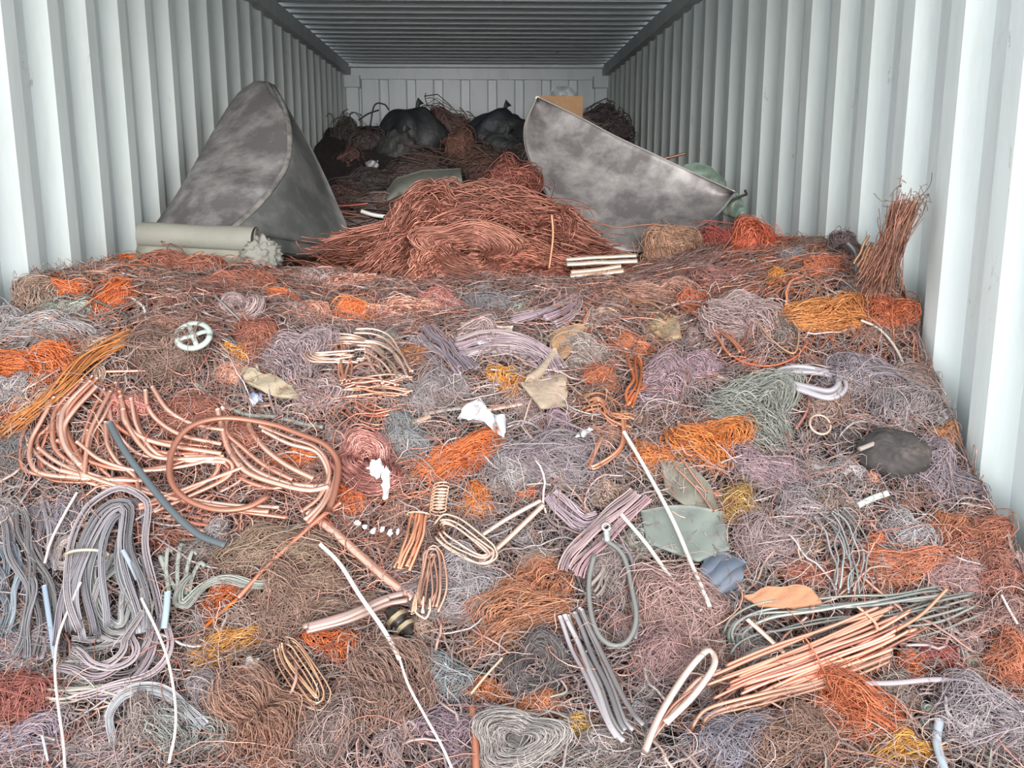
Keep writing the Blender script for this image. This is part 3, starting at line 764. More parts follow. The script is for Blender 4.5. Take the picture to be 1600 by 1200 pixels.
# single strips, rods and pipes
SP = [
 ([(170,660),(195,705),(230,752),(270,800),(310,835),(352,852)], 13, 'cable', 'cable', 'flat dark grey cable crossing the copper coils', '#565c60', M_DULL, .5, .10),
 ([(305,600),(345,630),(385,648),(430,652),(470,662),(505,668)], 9, 'cable', 'cable', 'grey green cable running above the big copper loop', '#8c9088', M_DULL, 1, .03),
 ([(155,581),(200,580),(245,579)], 6, 'copper_rod', 'copper rod', 'straight pale copper rod above the pink crinkled nest', 'P', M_SHINY, 1, .03),
 ([(187,450),(205,465),(224,480),(228,500)], 5, 'wire', 'wire', 'bent white wire standing over the orange spring', 'W', M_DULL, 1, .05),
 ([(150,560),(175,547),(205,547),(225,562),(215,580)], 4, 'wire', 'wire', 'pale thin looped wire above the straight copper rod', 'A', M_DULL, 1, .03),
 ([(155,575),(180,560),(210,556),(228,575)], 3, 'wire', 'wire', 'second pale loop nested in the thin looped wire', 'S', M_DULL, 1, .03),
 ([(405,595),(400,570),(405,585),(395,600)], 4, 'wire', 'wire', 'cream wire hook beside the yellow golden knot', 'A', M_DULL, 1, .03),
 ([(120,770),(100,805),(80,845),(70,880)], 5, 'wire', 'wire', 'thin white wire slanting over the braid hanks', '#d8c4bc', M_DULL, 1, .06),
 ([(126,910),(106,955),(90,1000),(86,1050),(92,1110),(99,1160),(102,1205)], 5, 'wire', 'wire', 'long thin white wire hanging down to the bottom edge', '#d8c4bc', M_DULL, 1, .075),
 ([(221,935),(245,985),(262,1030),(273,1090),(274,1140),(264,1192)], 5, 'wire', 'wire', 'long curved white wire over the looped grey braid', '#e8d6ce', M_DULL, 1, .085),
 ([(532,786),(497,812),(455,850),(415,888),(372,935)], 10, 'copper_rod', 'copper rod', 'pinkish copper rod slanting down from the big loop', '#d88a6e', M_SHINY, 1, .06),
 ([(372,935),(345,958),(318,982)], 7, 'wire', 'wire', 'orange frayed wire end below the pinkish copper rod', 'O', M_SAT, 1, .03),
 ([(482,800),(520,830),(565,870),(605,905),(645,935)], 19, 'copper_bar', 'copper bar', 'broad pale copper bar, the thickest beside the hairpin loops', '#e4ac96', M_SHINY, .45, .045),
 ([(500,800),(550,850),(592,890),(640,925)], 7, 'copper_bar', 'copper bar', 'thin red copper bar lying along the broad pale bar', '#cc7c60', M_SHINY, 1, .04),
 ([(500,850),(530,880),(562,930),(600,985),(624,1030)], 8, 'strip', 'metal strip', 'long white metal strip crossing the insulator', '#ecdcd4', M_DULL, .5, .085),
 ([(624,1028),(638,1070),(662,1115),(690,1165),(708,1205)], 5, 'wire', 'wire', 'thin white wire continuing below the white metal strip', '#ecdcd4', M_DULL, 1, .085),
 ([(720,889),(752,876),(790,845),(825,812),(850,788)], 11, 'copper_strip', 'copper strip', 'lower arm of the pale copper hairpin strip', '#e8bca8', M_SHINY, .5, .05),
 ([(750,838),(785,815),(820,795),(845,782)], 10, 'copper_strip', 'copper strip', 'upper arm of the pale copper hairpin strip', '#ecccba', M_SHINY, .5, .05),
 ([(688,865),(705,880),(725,888),(762,885)], 5, 'copper_wire', 'copper wire', 'thin copper wire joining the two loop hanks', '#e0ae98', M_SHINY, 1, .04),
 ([(764,880),(762,905),(764,925),(768,942)], 4, 'wire', 'wire', 'short white wire dangling from the hairpin strip', '#f0e0d8', M_DULL, 1, .03),
 ([(975,675),(1010,735),(1050,810),(1080,880),(1109,948)], 8, 'rod', 'rod', 'long pale grey rod slanting past the orange block', '#d8cfc4', M_DULL, 1, .08),
 ([(971,804),(1010,850),(1050,905),(1097,954)], 8, 'rod', 'rod', 'shorter pale rod meeting the long rod at its tip', '#d8d0c4', M_DULL, 1, .07),
 ([(720,640),(760,640),(830,628)], 10, 'copper_strip', 'copper strip', 'pinkish flat copper strip beside the white plastic scrap', '#dca894', M_SAT, .4, .03),
 ([(660,648),(700,640),(745,636)], 8, 'strip', 'metal strip', 'dull grey strip reaching behind the white plastic scrap', '#9c948e', M_DULL, .4, .03),
 ([(634,662),(660,655),(672,650)], 10, 'strip', 'metal strip', 'short tan strip above the sparkling grey lump', '#b89a84', M_DULL, .4, .04),
 ([(875,565),(900,540),(920,508)], 5, 'copper_strip', 'copper strip', 'narrow tan strip leaning on the brown board', '#c49a80', M_SAT, .5, .05),
 ([(430,408),(490,405),(560,400)], 8, 'copper_pipe', 'copper pipe', 'pink copper pipe lying behind the small orange nest', '#c87862', M_SHINY, 1, .03),
 ([(420,420),(470,408),(520,402)], 5, 'copper_rod', 'copper rod', 'thin copper rod under the pink pipe', '#b86c58', M_SHINY, 1, .03),
 ([(1420,562),(1450,610),(1482,655)], 15, 'bar', 'metal bar', 'long grey bar sloping down beside the wall', '#9a9094', M_SAT, .6, .04),
 ([(1402,570),(1430,625),(1460,662)], 9, 'bar', 'metal bar', 'thin grey bar alongside the longer sloping bar', '#8c8288', M_SAT, .6, .03),
 ([(1345,500),(1375,515),(1400,545),(1420,590),(1430,620)], 5, 'wire', 'wire', 'pale arched wire beside the sloping grey bars', '#b8b0a4', M_DULL, 1, .05),
 ([(1060,660),(1064,690),(1072,708),(1082,712)], 7, 'copper_strip', 'copper strip', 'copper hook hanging beside the glowing orange lock', '#e09a80', M_SHINY, .7, .05),
 ([(1130,545),(1160,565),(1200,572),(1240,560),(1262,535)], 5, 'copper_wire', 'copper wire', 'orange copper wire sagging below the dark round nest', '#d07050', M_SAT, 1, .04),
 ([(1178,495),(1205,530),(1240,552),(1248,520),(1238,500)], 4, 'wire', 'wire', 'tan wire ring around the dark round nest', '#b89478', M_SAT, 1, .05),
 ([(1265,608),(1262,640),(1244,670)], 5, 'copper_strip', 'copper strip', 'reddish copper strip standing below the hose bend', '#c88478', M_SAT, .5, .05),
 ([(1105,770),(1085,745),(1068,720)], 4, 'copper_rod', 'copper rod', 'first thin copper rod behind the long pale rod', '#d09078', M_SHINY, 1, .05),
 ([(1115,800),(1090,765),(1055,730)], 4, 'copper_rod', 'copper rod', 'second thin copper rod behind the long pale rod', '#d09078', M_SHINY, 1, .05),
 ([(737,1105),(742,1150),(744,1205)], 15, 'copper_rod', 'copper rod', 'upright red brown copper rod at the bottom edge', '#b87860', M_SAT, 1, .04),
 ([(735,1085),(760,1055),(785,1028)], 5, 'rod', 'rod', 'short cream rod above the upright copper rod', '#d8bca0', M_SAT, 1, .05),
 ([(857,1090),(885,1080),(875,1060)], 4, 'wire', 'wire', 'pale wire curl beside the dark wire ring', '#b0a498', M_DULL, 1, .04),
 ([(1468,1125),(1464,1160),(1476,1205)], 16, 'tube', 'tube', 'pale blue grey tube at the bottom edge', '#a8b0b8', M_DULL, .7, .05),
 ([(1352,1068),(1400,1067),(1470,1062),(1540,1072),(1592,1100)], 9, 'strip', 'metal strip', 'long mauve flat strip below the copper bars', '#a8989c', M_DULL, .5, .06),
 ([(1478,1090),(1482,1115),(1510,1135),(1545,1130)], 6, 'wire', 'wire', 'pale curled wire over the open grey tangle', '#b4acac', M_DULL, 1, .06),
 ([(1565,930),(1578,955),(1590,975)], 4, 'wire', 'wire', 'short white wire by the wall corner', '#e0d0c8', M_DULL, 1, .06),
 ([(69,915),(76,960),(86,1028)], 10, 'strip', 'metal strip', 'pale blue metal strip in the braid hank', '#98a2b0', M_SAT, .4, .06),
 ([(262,925),(260,950),(256,982)], 13, 'strip', 'metal strip', 'short whitish blue plate strip beside the braids', '#b0bcc0', M_SAT, .4, .07),
 ([(192,860),(204,882),(215,905)], 9, 'strip', 'metal strip', 'silver sliver in the crown of the grey braid', '#a8b0b8', M_SAT, .4, .07),
 ([(75,1190),(66,1150),(70,1165)], 4, 'wire', 'wire', 'tiny white wire near the corner', '#d8d8dc', M_DULL, 1, .05),
 ([(1150,610),(1180,625),(1215,640)], 3, 'wire', 'wire', 'bright hairline wire over the grey green mat', '#e0d4cc', M_DULL, 1, .06),
 ([(1340,790),(1365,778),(1388,770)], 12, 'tag', 'tag', 'pale flat tag below the dark stone lump', '#c8ccc4', M_DULL, .3, .05),
 ([(800,825),(770,838),(735,846)], 4, 'wire', 'wire', 'thin steel wire beneath the copper hairpin', '#a8a8ac', M_SAT, 1, .03),
]
for pts, w, name, cat, lab, col, m, flat, lift in SP:
    strip(pts, w, name, cat, lab, col, m, flat, lift=lift)

# hanks and skeins
hank([(0,680),(60,632),(105,592),(160,545),(222,515)], 20, 20, 2.2, 'frayed_rope', 'rope', 'long frayed orange rope slanting over the orange nest', '#c07c48', M_SAT, jit=2.0, lift=.06, ties=(.45,), tiecol='#b87440', jc=.3)
hank([(600,560),(560,534),(520,532),(492,545),(486,556),(510,560),(560,560)], 7, 22, 4.5, 'copper_hank', 'copper wire', 'bright white copper hank folded into a flat loop', '#ecc8b0', M_SHINY, jit=.6, lift=0.070)
hank([(540,540),(585,545),(612,575),(628,600)], 10, 62, 4.5, 'copper_hank', 'copper wire', 'fan of bright copper wires drooping from the folded hank', '#f0d0bc', M_SHINY, jit=.6, lift=0.075, ends=.2)
hank([(532,540),(538,565),(540,600)], 5, 22, 4, 'copper_hank', 'copper wire', 'short pink copper strands hanging under the folded hank', '#e8a88c', M_SHINY, jit=.4, lift=0.070)
hank([(528,608),(570,602),(610,604),(650,606)], 9, 34, 4.5, 'copper_hank', 'copper wire', 'level row of pink copper wires below the fan', '#d09078', M_SHINY, jit=.7, lift=0.050, ends=.25)
hank([(535,632),(580,650),(640,645)], 7, 40, 4.5, 'copper_hank', 'copper wire', 'brown copper wires lying under the level row', '#c07458', M_SHINY, jit=.7, lift=0.040, ends=.25)
hank([(712,552),(760,537),(810,540),(850,560),(868,585)], 8, 44, 7, 'ribbon_hank', 'ribbon wire', 'grey mauve ribbons bending beside the taupe cloth', '#a8969a', M_DULL, .6, jit=.3, lift=.065)
hank([(655,520),(690,545),(725,585)], 6, 50, 8, 'ribbon_hank', 'ribbon wire', 'slanting grey mauve ribbons by the golden mesh', '#9c8c92', M_DULL, .6, jit=.3, lift=.065)
hank([(718,512),(760,510),(800,518)], 3, 16, 8, 'ribbon_hank', 'ribbon wire', 'short tan ribbons above the mauve ribbons', '#b4a498', M_DULL, .5, lift=.065)
hank([(795,505),(840,490),(885,468),(900,462),(902,475),(880,492),(850,505)], 3, 14, 8, 'braid_hank', 'braid', 'mauve braid bent back into a tight loop', '#a08c94', M_DULL, .7, lift=.075)
hank([(1300,585),(1250,578),(1215,585),(1230,598),(1290,618),(1312,605),(1305,588)], 3, 16, 9, 'hose_bend', 'hose', 'pale grey hose bend shaped like a hairpin', '#a49ea4', M_DULL, lift=.075)
hank([(905,640),(935,625),(960,650),(990,660)], 7, 30, 4, 'copper_fan', 'copper wire', 'fan of tan copper strands above the triangle loop', '#c08464', M_SAT, jit=1, lift=0.060, ends=.2)
hank([(975,640),(970,700),(920,732),(945,675)], 2, 6, 5, 'copper_loop', 'copper wire', 'triangular copper wire loop below the copper fan', '#d89474', M_SHINY, lift=.06)
hank([(985,560),(995,600),(985,640)], 4, 18, 5, 'copper_hank', 'copper wire', 'orange copper strands dropping beside the purple mass', '#d07a50', M_SAT, jit=.8, lift=0.060)
hank([(1070,480),(1110,500),(1130,525),(1160,555)], 5, 24, 4, 'copper_hank', 'copper wire', 'copper strands crossing beside the mauve skein', '#c07c60', M_SAT, jit=1, lift=0.060)
hank([(925,455),(985,470),(1060,500)], 7, 34, 4, 'copper_hank', 'copper wire', 'fan of brown strands under the pale flat bars', '#a88470', M_SAT, jit=1, lift=0.050, ends=.2)
# braids at the left
BR = '#928c8e'
hank([(145,1000),(128,930),(140,860),(165,805),(195,788),(212,805),(215,860),(232,940),(236,1000)], 7, 44, 9, 'braid_hank', 'braid', 'tall arch of grey flat braids above the white strip', BR, M_DULL, .55, lift=.05, jit=.9, ties=(.3,))
hank([(236,960),(225,1020),(185,1052),(140,1060),(95,1040)], 7, 52, 9, 'braid_hank', 'braid', 'grey mauve braids curving across the foot of the arch', '#948688', M_DULL, .55, lift=.045, jit=.9)
hank([(178,870),(160,920),(165,975),(200,985),(205,920),(185,870)], 5, 32, 8, 'braid_hank', 'braid', 'inner grey braid loop nested within the tall arch', '#8e8886', M_DULL, .55, lift=.035, jit=.9)
hank([(110,1010),(160,1005),(215,985)], 5, 30, 7, 'braid_hank', 'braid', 'short flat braids lying inside the tall arch', '#908a8a', M_DULL, .5, lift=.03)
hank([(20,800),(35,860),(58,920),(60,990),(50,1040)], 6, 46, 8, 'braid_hank', 'braid', 'dark grey braid hank falling beside the tall arch', '#7e787a', M_DULL, .55, lift=.04, jit=.8)
hank([(5,860),(20,930),(18,1000)], 4, 30, 8, 'braid_hank', 'braid', 'blue grey braid hank at the frame edge', '#787c84', M_DULL, .55, lift=.03, jit=.8)
hank([(60,790),(75,820),(70,860),(85,900)], 4, 26, 7, 'braid_hank', 'braid', 'short mauve braids beneath the slanting white wire', '#887e82', M_DULL, .55, lift=.03)
hank([(118,842),(95,850),(88,880),(105,885),(125,862)], 3, 12, 7, 'braid_hank', 'braid', 'small brown grey braid curl beneath the white wire', '#948684', M_DULL, .6, lift=.04)
hank([(430,912),(395,915),(350,905),(318,915),(295,938),(282,945),(285,920),(305,895)], 2, 10, 7, 'braid', 'braid', 'grey green braid with its tail pointing sideways', '#a6a69e', M_DULL, .6, lift=.055)
for q, (a, b) in enumerate([((265, 930), (262, 858)), ((280, 935), (282, 852)), ((290, 930), (300, 862)), ((296, 925), (312, 880)), ((285, 935), (250, 870))]):
    strip([a, ((a[0] + b[0]) / 2 - 4, (a[1] + b[1]) / 2), b, (b[0] + 8, b[1] + 4)], 8, 'braid_strip', 'braid', 'pleated grey green strip fanned behind the braid tail', '#a0a298', M_DULL, .4, lift=.04, group='pleated strips fanned behind the braid tail', rec=False)
hank([(178,1160),(170,1120),(190,1088),(225,1078),(262,1085),(295,1110),(322,1140)], 3, 14, 8, 'braid_hank', 'braid', 'looped grey braid under the curved white wire', '#a8a4a6', M_DULL, .6, lift=.05)
hank([(165,1115),(172,1150),(195,1162),(208,1135),(200,1105)], 2, 5, 3, 'wire_loop', 'wire', 'thin tan wire ring inside the looped braid', '#b8a89c', M_SAT, lift=.04)
hank([(55,1065),(100,1085),(150,1078),(190,1095)], 4, 20, 4, 'wire_skein', 'wire', 'pale loose skein crossing the long white wire', '#b0a89a', M_DULL, jit=1, lift=.04)
# copper loop hanks in the middle
hank([(436,1008),(444,1035),(470,1075),(492,1098),(504,1085),(485,1045),(460,1010),(442,1002)], 5, 18, 3, 'copper_skein', 'copper wire', 'long oval copper skein beside the orange nest', '#dcaa88', M_SHINY, jit=.5, lift=.05)
hank([(655,802),(648,840),(630,882),(626,892)], 7, 28, 5, 'copper_hank', 'copper wire', 'short orange copper hank folded flat and upright', '#e09a78', M_SHINY, jit=.2, lift=0.075, ties=(.05,))
hank([(656,950),(662,905),(672,862),(682,870),(686,920),(676,955)], 5, 18, 4.5, 'copper_hank', 'copper wire', 'upright copper loops hanging below the folded hank', '#dca68e', M_SHINY, jit=.5, lift=0.075)
hank([(645,960),(652,925),(660,960),(668,930)], 2, 8, 4.5, 'copper_hank', 'copper wire', 'pale copper loop ends below the upright loops', '#f4ccb4', M_SHINY, jit=.4, lift=0.080)
hank([(688,825),(690,815),(715,822),(762,858),(765,870),(745,872),(700,848),(684,832)], 4, 20, 4, 'copper_hank', 'copper wire', 'slanting copper loops with pale shiny strands', '#ecc6b2', M_SHINY, jit=.5, lift=0.085)
P0 = path3([(690, 757), (686, 780), (684, 802)], 90, .045)
a = np.linspace(0, 18 * math.pi, 90)
P0 = P0 + np.stack([np.cos(a), .3 * np.sin(a), .3 * np.sin(a)], -1) * .018
mb = MB(); tubes(mb, P0, .0022, col=colof('#e8b090'), k=6)
tag(mb.build('copper_spring', M_SHINY), 'small bright copper spring standing beside the orange nest', 'spring'); PLACED.append((686, 780, 40, 50, 'small bright copper spring standing beside the orange nest'))
# mauve fat pieces, grey cable loops, flat strips
hank([(1000,775),(965,810),(930,845),(900,880),(890,905)], 4, 36, 12, 'flat_braid', 'braid', 'broad pink mauve braid bending over at its lower end', '#b09494', M_DULL, .6, lift=.045, jit=.2)
hank([(860,775),(885,800),(910,820),(935,815)], 4, 26, 9, 'flat_braid', 'braid', 'mauve braids curling under the broad pink braid', '#a8949a', M_DULL, .6, lift=.03)
hank([(940,845),(970,868),(985,920),(992,970),(975,1005),(945,1002),(925,965),(920,910),(932,860)], 1, 1, 8, 'cable_loop', 'cable', 'grey cable loop with a ring terminal at its top', '#8c8886', M_DULL, lift=.075)
hank([(945,850),(975,862),(992,905),(996,955),(990,1000)], 1, 1, 7, 'cable_loop', 'cable', 'second grey cable lying along the cable loop', '#948a8c', M_DULL, lift=.06)
hank([(925,930),(950,895),(985,860)], 4, 24, 6, 'cable_hank', 'cable', 'straight grey cables rising within the cable loop', '#9a8e88', M_DULL, lift=.045)
hank([(892,955),(915,1010),(940,1070),(965,1130),(985,1155)], 6, 44, 9, 'strip_hank', 'metal strip', 'grey flat strips lying together below the cable loop', '#b0a8a8', M_SAT, .35, lift=.055, jit=.2, ends=.04)
hank([(1145,1010),(1150,985),(1200,965),(1290,950),(1390,945),(1480,932)], 6, 36, 4.5, 'wire_hank', 'wire', 'long grey green wire hank behind the copper bars', '#90928a', M_SAT, lift=.05, jit=1)
hank([(1158,1040),(1180,1020),(1250,1005),(1340,985),(1430,968),(1530,940)], 6, 40, 4.5, 'wire_hank', 'wire', 'lower grey green wire hank bending behind the bars', '#9a9a92', M_SAT, lift=.045, jit=1)
hank([(1295,800),(1318,830),(1330,880),(1322,930)], 9, 46, 3, 'wire_skein', 'wire', 'upright drooping grey hank of thin wires', '#a0a0a0', M_SAT, lift=.05, jit=1.2)
hank([(1112,1092),(1200,1056),(1290,1022),(1370,990),(1428,964)], 20, 64, 5.4, 'copper_bar_bundle', 'copper bar', 'large slanting bundle of bare copper bars tied together', '#dc9c84', M_SHINY, .8, lift=.06, jit=.45, jc=.3, partname='bar', ties=(.5,), tiecol='#c07c60', ends=.18)
hank([(1085,1145),(1110,1112),(1200,1088),(1300,1062),(1400,1022)], 3, 14, 6, 'copper_bar', 'copper bar', 'thin copper bars slipping out below the big bundle', '#e8b094', M_SHINY, lift=.055)
strip([(1168,968), (1195, 992), (1230, 1025)], 9, 'copper_strip', 'copper strip', 'pale copper strip crossing the grey green hank', '#f4cdb4', M_SHINY, .5, lift=.075)
strip([(1340, 948), (1365, 970), (1372, 985)], 6, 'copper_strip', 'copper strip', 'small copper twig sticking up from the bundle', '#e0a488', M_SHINY, .6, lift=.08)
strip([(1400, 985), (1440, 960), (1480, 920)], 6, 'copper_wire', 'copper wire', 'copper wire reaching out past the end of the bundle', '#d89878', M_SHINY, .6, lift=.07)
# copper fork
strip([(1006,1178),(1030,1120),(1068,1058),(1100,1020),(1112,1018),(1116,1040),(1085,1085),(1040,1130)], 13, 'copper_fork', 'copper strip', 'pale copper strip folded into a long narrow loop', '#f6d8c8', M_SHINY, .35, lift=.085)
strip([(1012,1160),(1050,1112),(1090,1065),(1128,1048)], 11, 'copper_strip', 'copper strip', 'pale copper strip lying along the folded loop', '#e0b09c', M_SHINY, .35, lift=.07)
strip([(1020,1150),(1050,1105),(1082,1078)], 6, 'copper_strip', 'copper strip', 'reddish thin strip between the folded loop arms', '#d49078', M_SHINY, .5, lift=.075)
hank([(470,985),(540,965),(600,940),(640,930)], 3, 26, 11, 'aluminium_bar', 'metal bar', 'pinkish aluminium bars lying under the broad copper bar', '#b89890', M_SAT, .5, lift=0.060, ends=.2, partname='bar', jit=.06)
hank([(885,412),(945,408),(998,406)], 2, 14, 8, 'flat_bar', 'metal bar', 'pale flat bars on the crest under the steel disc', '#d8c8b4', M_SAT, .6, Y=2.98, partname='bar', jit=.05, ends=.03)
hank([(890,428),(940,424),(975,418)], 2, 12, 9, 'flat_bar', 'metal bar', 'cream flat bars just below the pale bars', '#e6c8ac', M_SAT, .6, Y=2.93, partname='bar', jit=.05, ends=.03)

# copper ring, white ring frame
def ring(pts_c, rx, ry, wpx, name, cat, label, col, m, lift=.075, spokes=0):
    a = np.linspace(0, 2 * math.pi, 40)
    cx, cy = pts_c
    c = hit(cx, cy)[0]; s = dist_at(c) / F; R = frame(0)
    c = c + R[:, 2] * lift
    P = c + np.cos(a)[:, None] * R[:, 0] * rx * s + np.sin(a)[:, None] * R[:, 1] * ry * s
    mb = MB(); tubes(mb, P, wpx * s / 2, wpx * s * .35, col=colof(col), k=8)
    o = mb.build(name, m, origin=c)
    for q in range(spokes):
        b = q * 2 * math.pi / spokes + .4
        e = c + math.cos(b) * R[:, 0] * rx * s + math.sin(b) * R[:, 1] * ry * s
        mb = MB(); tubes(mb, np.stack([c, (c + e) / 2 + R[:, 2] * .003, e]), wpx * s / 2.2, wpx * s * .3, col=colof(col), k=6)
        mb.build('spoke', m, parent=o)
    PLACED.append((cx, cy, rx * 2, ry * 2, label))
    return tag(o, label, cat)
ring((314, 552), 24, 22, 9, 'spoked_ring', 'metal ring', 'pale grey metal ring frame with spokes above the coils', '#b0b8b0', M_DULL, spokes=4)
ring((1267, 688), 15, 16, 4, 'copper_ring', 'copper ring', 'small pale copper ring lying below the hose bend', '#d8b8a0', M_SHINY)

# ---------------------------------------------------------------- sheets, lumps, scraps
def sheet(poly, th, name, cat, label, col, m=M_SHEET, lift=.03, Y=None, bow=.0, noise=.004, edges=None, n=14):
    """a plate or rag whose outline is poly (picture px), with real thickness; grid filled from the outline's two long sides"""
    p = np.asarray(poly, float); h = len(p) // 2
    def pl(q):
        L = np.r_[0, np.cumsum(np.linalg.norm(np.diff(q, axis=0), axis=1))]; s_ = np.linspace(0, L[-1], n * 2)
        return np.stack([np.interp(s_, L, q[:, j]) for j in range(2)], -1)
    A = pl(p[:h + (len(p) % 2)]); B = pl(p[h + (len(p) % 2):][::-1])
    t = np.linspace(0, 1, n)[:, None, None]
    G = A[None] * (1 - t) + B[None] * t
    if Y is None:
        c0 = hit(G[..., 0].ravel(), G[..., 1].ravel()).reshape(n, n * 2, 3)
        # plane fitted to the heap below
        X = np.c_[c0.reshape(-1, 3)[:, :1], c0.reshape(-1, 3)[:, 2:3] * 0 + 1, to_px(c0.reshape(-1, 3))[1] / 1000]
        k_, *_ = np.linalg.lstsq(X, c0.reshape(-1, 3)[:, 1], rcond=None)
        Yg = (X @ k_).reshape(n, n * 2) - lift
    else:
        Yg = Y(G[..., 0], G[..., 1])
    tt = np.linspace(-1, 1, n)[:, None]; ss = np.linspace(-1, 1, n * 2)[None]
    r = np.random.default_rng(int(p.sum()) % 9973)
    Yg = Yg - bow * (1 - tt ** 2) * (1 - .3 * ss ** 2)
    for q in range(4):
        Yg = Yg + noise * np.sin(tt * r.uniform(2, 6) + ss * r.uniform(3, 8) + r.uniform(0, 6))
    W = at(G[..., 0], G[..., 1], Yg)
    W = inside(W, .004)
    mb = MB(); grid_solid(mb, W, th, colof(col))
    o = mb.build(name, m)
    c = p.mean(0); PLACED.append((c[0], c[1], np.ptp(p[:, 0]), np.ptp(p[:, 1]), label))
    return tag(o, label, cat)

M_PLASTIC = mat('white_plastic_film', 0, .35, noise=(9, (.7, .7, .72), .4, .7))
sheet([(714,655),(728,632),(752,620),(758,638),(775,650),(790,648),(788,684),(775,678),(758,660),(735,655)], .003, 'plastic_scrap', 'plastic', 'torn white plastic film lying on the heap', '#f4f4f8', M_PLASTIC, lift=.06, noise=.012)
sheet([(900,684),(902,676),(922,668),(926,672),(912,682)], .003, 'plastic_scrap', 'plastic', 'tiny pale scrap beside the mauve wire ring', '#dfe6e0', M_PLASTIC, lift=.06, noise=.006)
sheet([(740,532),(748,528),(760,530),(762,536),(750,538),(742,537)], .003, 'plastic_scrap', 'plastic', 'little white flake on the grey ribbons', '#eeeeee', M_PLASTIC, lift=.07, noise=.004)
sheet([(838,578),(868,545),(885,600),(886,636),(845,640),(812,600)], .006, 'cloth_scrap', 'cloth', 'taupe stiff cloth patch beside the golden orange nest', '#a8937f', M_CLOTH, lift=.05, noise=.006)
sheet([(858,520),(905,508),(918,512),(905,540),(880,562),(862,550)], .006, 'board_scrap', 'board', 'brown fibre board corner with a tan strip on it', '#a07c5c', M_CLOTH, lift=.05)
sheet([(1000,800),(1060,790),(1130,800),(1140,860),(1090,880),(1010,850)], .006, 'sheet_scrap', 'sheet', 'grey green sheet behind the crossing pale rods', '#7a8078', M_SHEET, lift=.04, noise=.0015)
sheet([(1030,720),(1075,725),(1110,760),(1130,820),(1080,800),(1040,770)], .006, 'sheet_scrap', 'sheet', 'dull olive sheet above the grey green one', '#7c786a', M_SHEET, lift=.03, noise=.0015)
sheet([(1100,880),(1130,868),(1165,885),(1150,915),(1110,930),(1092,905)], .01, 'plate_scrap', 'plate', 'dark blue grey metal piece by the rod tips', '#626a78', M_SHEET, lift=.035, bow=.02, noise=.001)
sheet([(1162,935),(1200,920),(1262,918),(1285,945),(1240,952),(1185,950)], .01, 'board_scrap', 'board', 'orange tan board above the grey green hank', '#b07c5c', M_CLOTH, lift=.05, noise=.001)
sheet([(410,462),(418,434),(430,436),(440,462),(425,468),(412,466)], .006, 'card_wedge', 'card', 'pale grey wedge of card among red wires', '#aab0a6', M_CLOTH, lift=.05)
sheet([(372,580),(400,578),(450,600),(470,625),(430,622),(385,600)], .008, 'cloth_band', 'cloth', 'beige flat band above the big copper loop', '#a89880', M_CLOTH, lift=.03)
mb = MB(); c = hit(1388, 725)[0] + np.array([0, -.025, .03]); ellipsoid(mb, c, frame(-8), (.078, .058, .040), colof('#3c3634'), n=28, m=18, rough=.07, seed=4)
tag(mb.build('stone_lump', M_CLOTH, origin=c), 'dark grey stone-like lump with a pale upper edge', 'lump'); PLACED.append((1390, 728, 100, 70, 'dark grey stone-like lump'))
strip([(1342,702),(1380,690),(1415,700),(1442,712)], 9, 'pale_sliver', 'metal strip', 'pale sliver resting on the upper edge of the dark stone lump', '#a0948c', M_DULL, .5, lift=.09)
sheet([(392,620),(398,616),(406,620),(406,626),(398,630),(392,628)], .01, 'blue_cap', 'cap', 'tiny dark blue plastic cap above the big copper loop', '#4c5488', M_PLASTIC, lift=.05)
sheet([(385,1038),(390,1030),(402,1032),(404,1042),(396,1046),(388,1046)], .006, 'foil_flake', 'foil', 'small pale flake beside the golden yellow lock', '#c8ccc4', M_PLASTIC, lift=.05)
sheet([(378,1050),(390,1048),(410,1066),(408,1071),(395,1064),(382,1058)], .006, 'foil_flake', 'foil', 'long pale sliver just under the small flake', '#b4bab0', M_PLASTIC, lift=.05)
sheet([(598,735),(606,730),(610,745),(606,780),(600,782),(597,760)], .006, 'foil_strip', 'foil', 'white strip hanging in the pink spiral nest', '#dcd8d6', M_PLASTIC, lift=.07, noise=.001)
sheet([(582,722),(596,720),(600,738),(592,746),(580,744),(576,732)], .008, 'foil_flake', 'foil', 'white scrap in the core of the pink spiral nest', '#ddd4ce', M_PLASTIC, lift=.07, noise=.001)
sheet([(1015,500),(1030,488),(1060,500),(1065,530),(1040,535),(1018,520)], .01, 'cloth_scrap', 'cloth', 'sandy rag under the long brown skein', '#a89070', M_CLOTH, lift=.03) 
# chain of crumpled foil
for q, (x, y) in enumerate([(562, 830), (574, 836), (586, 842), (600, 840), (612, 845), (624, 844)]):
    mb = MB(); c = hit(x, y)[0] + np.array([0, -.03, .03])
    ellipsoid(mb, c, frame(20 * q), (.007, .005, .004), colof('#e0dce0'), n=12, m=8, rough=.25, seed=q)
    tag(mb.build('foil_crumple', M_PLASTIC, origin=c), 'white crumpled foil bead, one of the row near the copper hanks', 'foil', 'white crumpled foil beads in a row')
# ring terminal on the cable
mb = MB(); c = hit(941, 842)[0] + np.array([0, -.06, .05])
aa = np.linspace(0, 2 * math.pi, 24); Rf = frame(0)
tubes(mb, c + np.cos(aa)[:, None] * Rf[:, 0] * .008 + np.sin(aa)[:, None] * Rf[:, 1] * .008, .003, .0015, col=colof('#b8bcb8'), k=6)
ter = tag(mb.build('ring_terminal', M_SAT, origin=c), 'silver ring terminal at the top of the grey cable loop', 'terminal')
mb = MB(); tubes(mb, np.stack([c - Rf[:, 1] * .010, c - Rf[:, 1] * .022, c - Rf[:, 1] * .034]), .007, .005, col=colof('#a8aca8'), k=8); mb.build('sleeve', M_SAT, parent=ter)
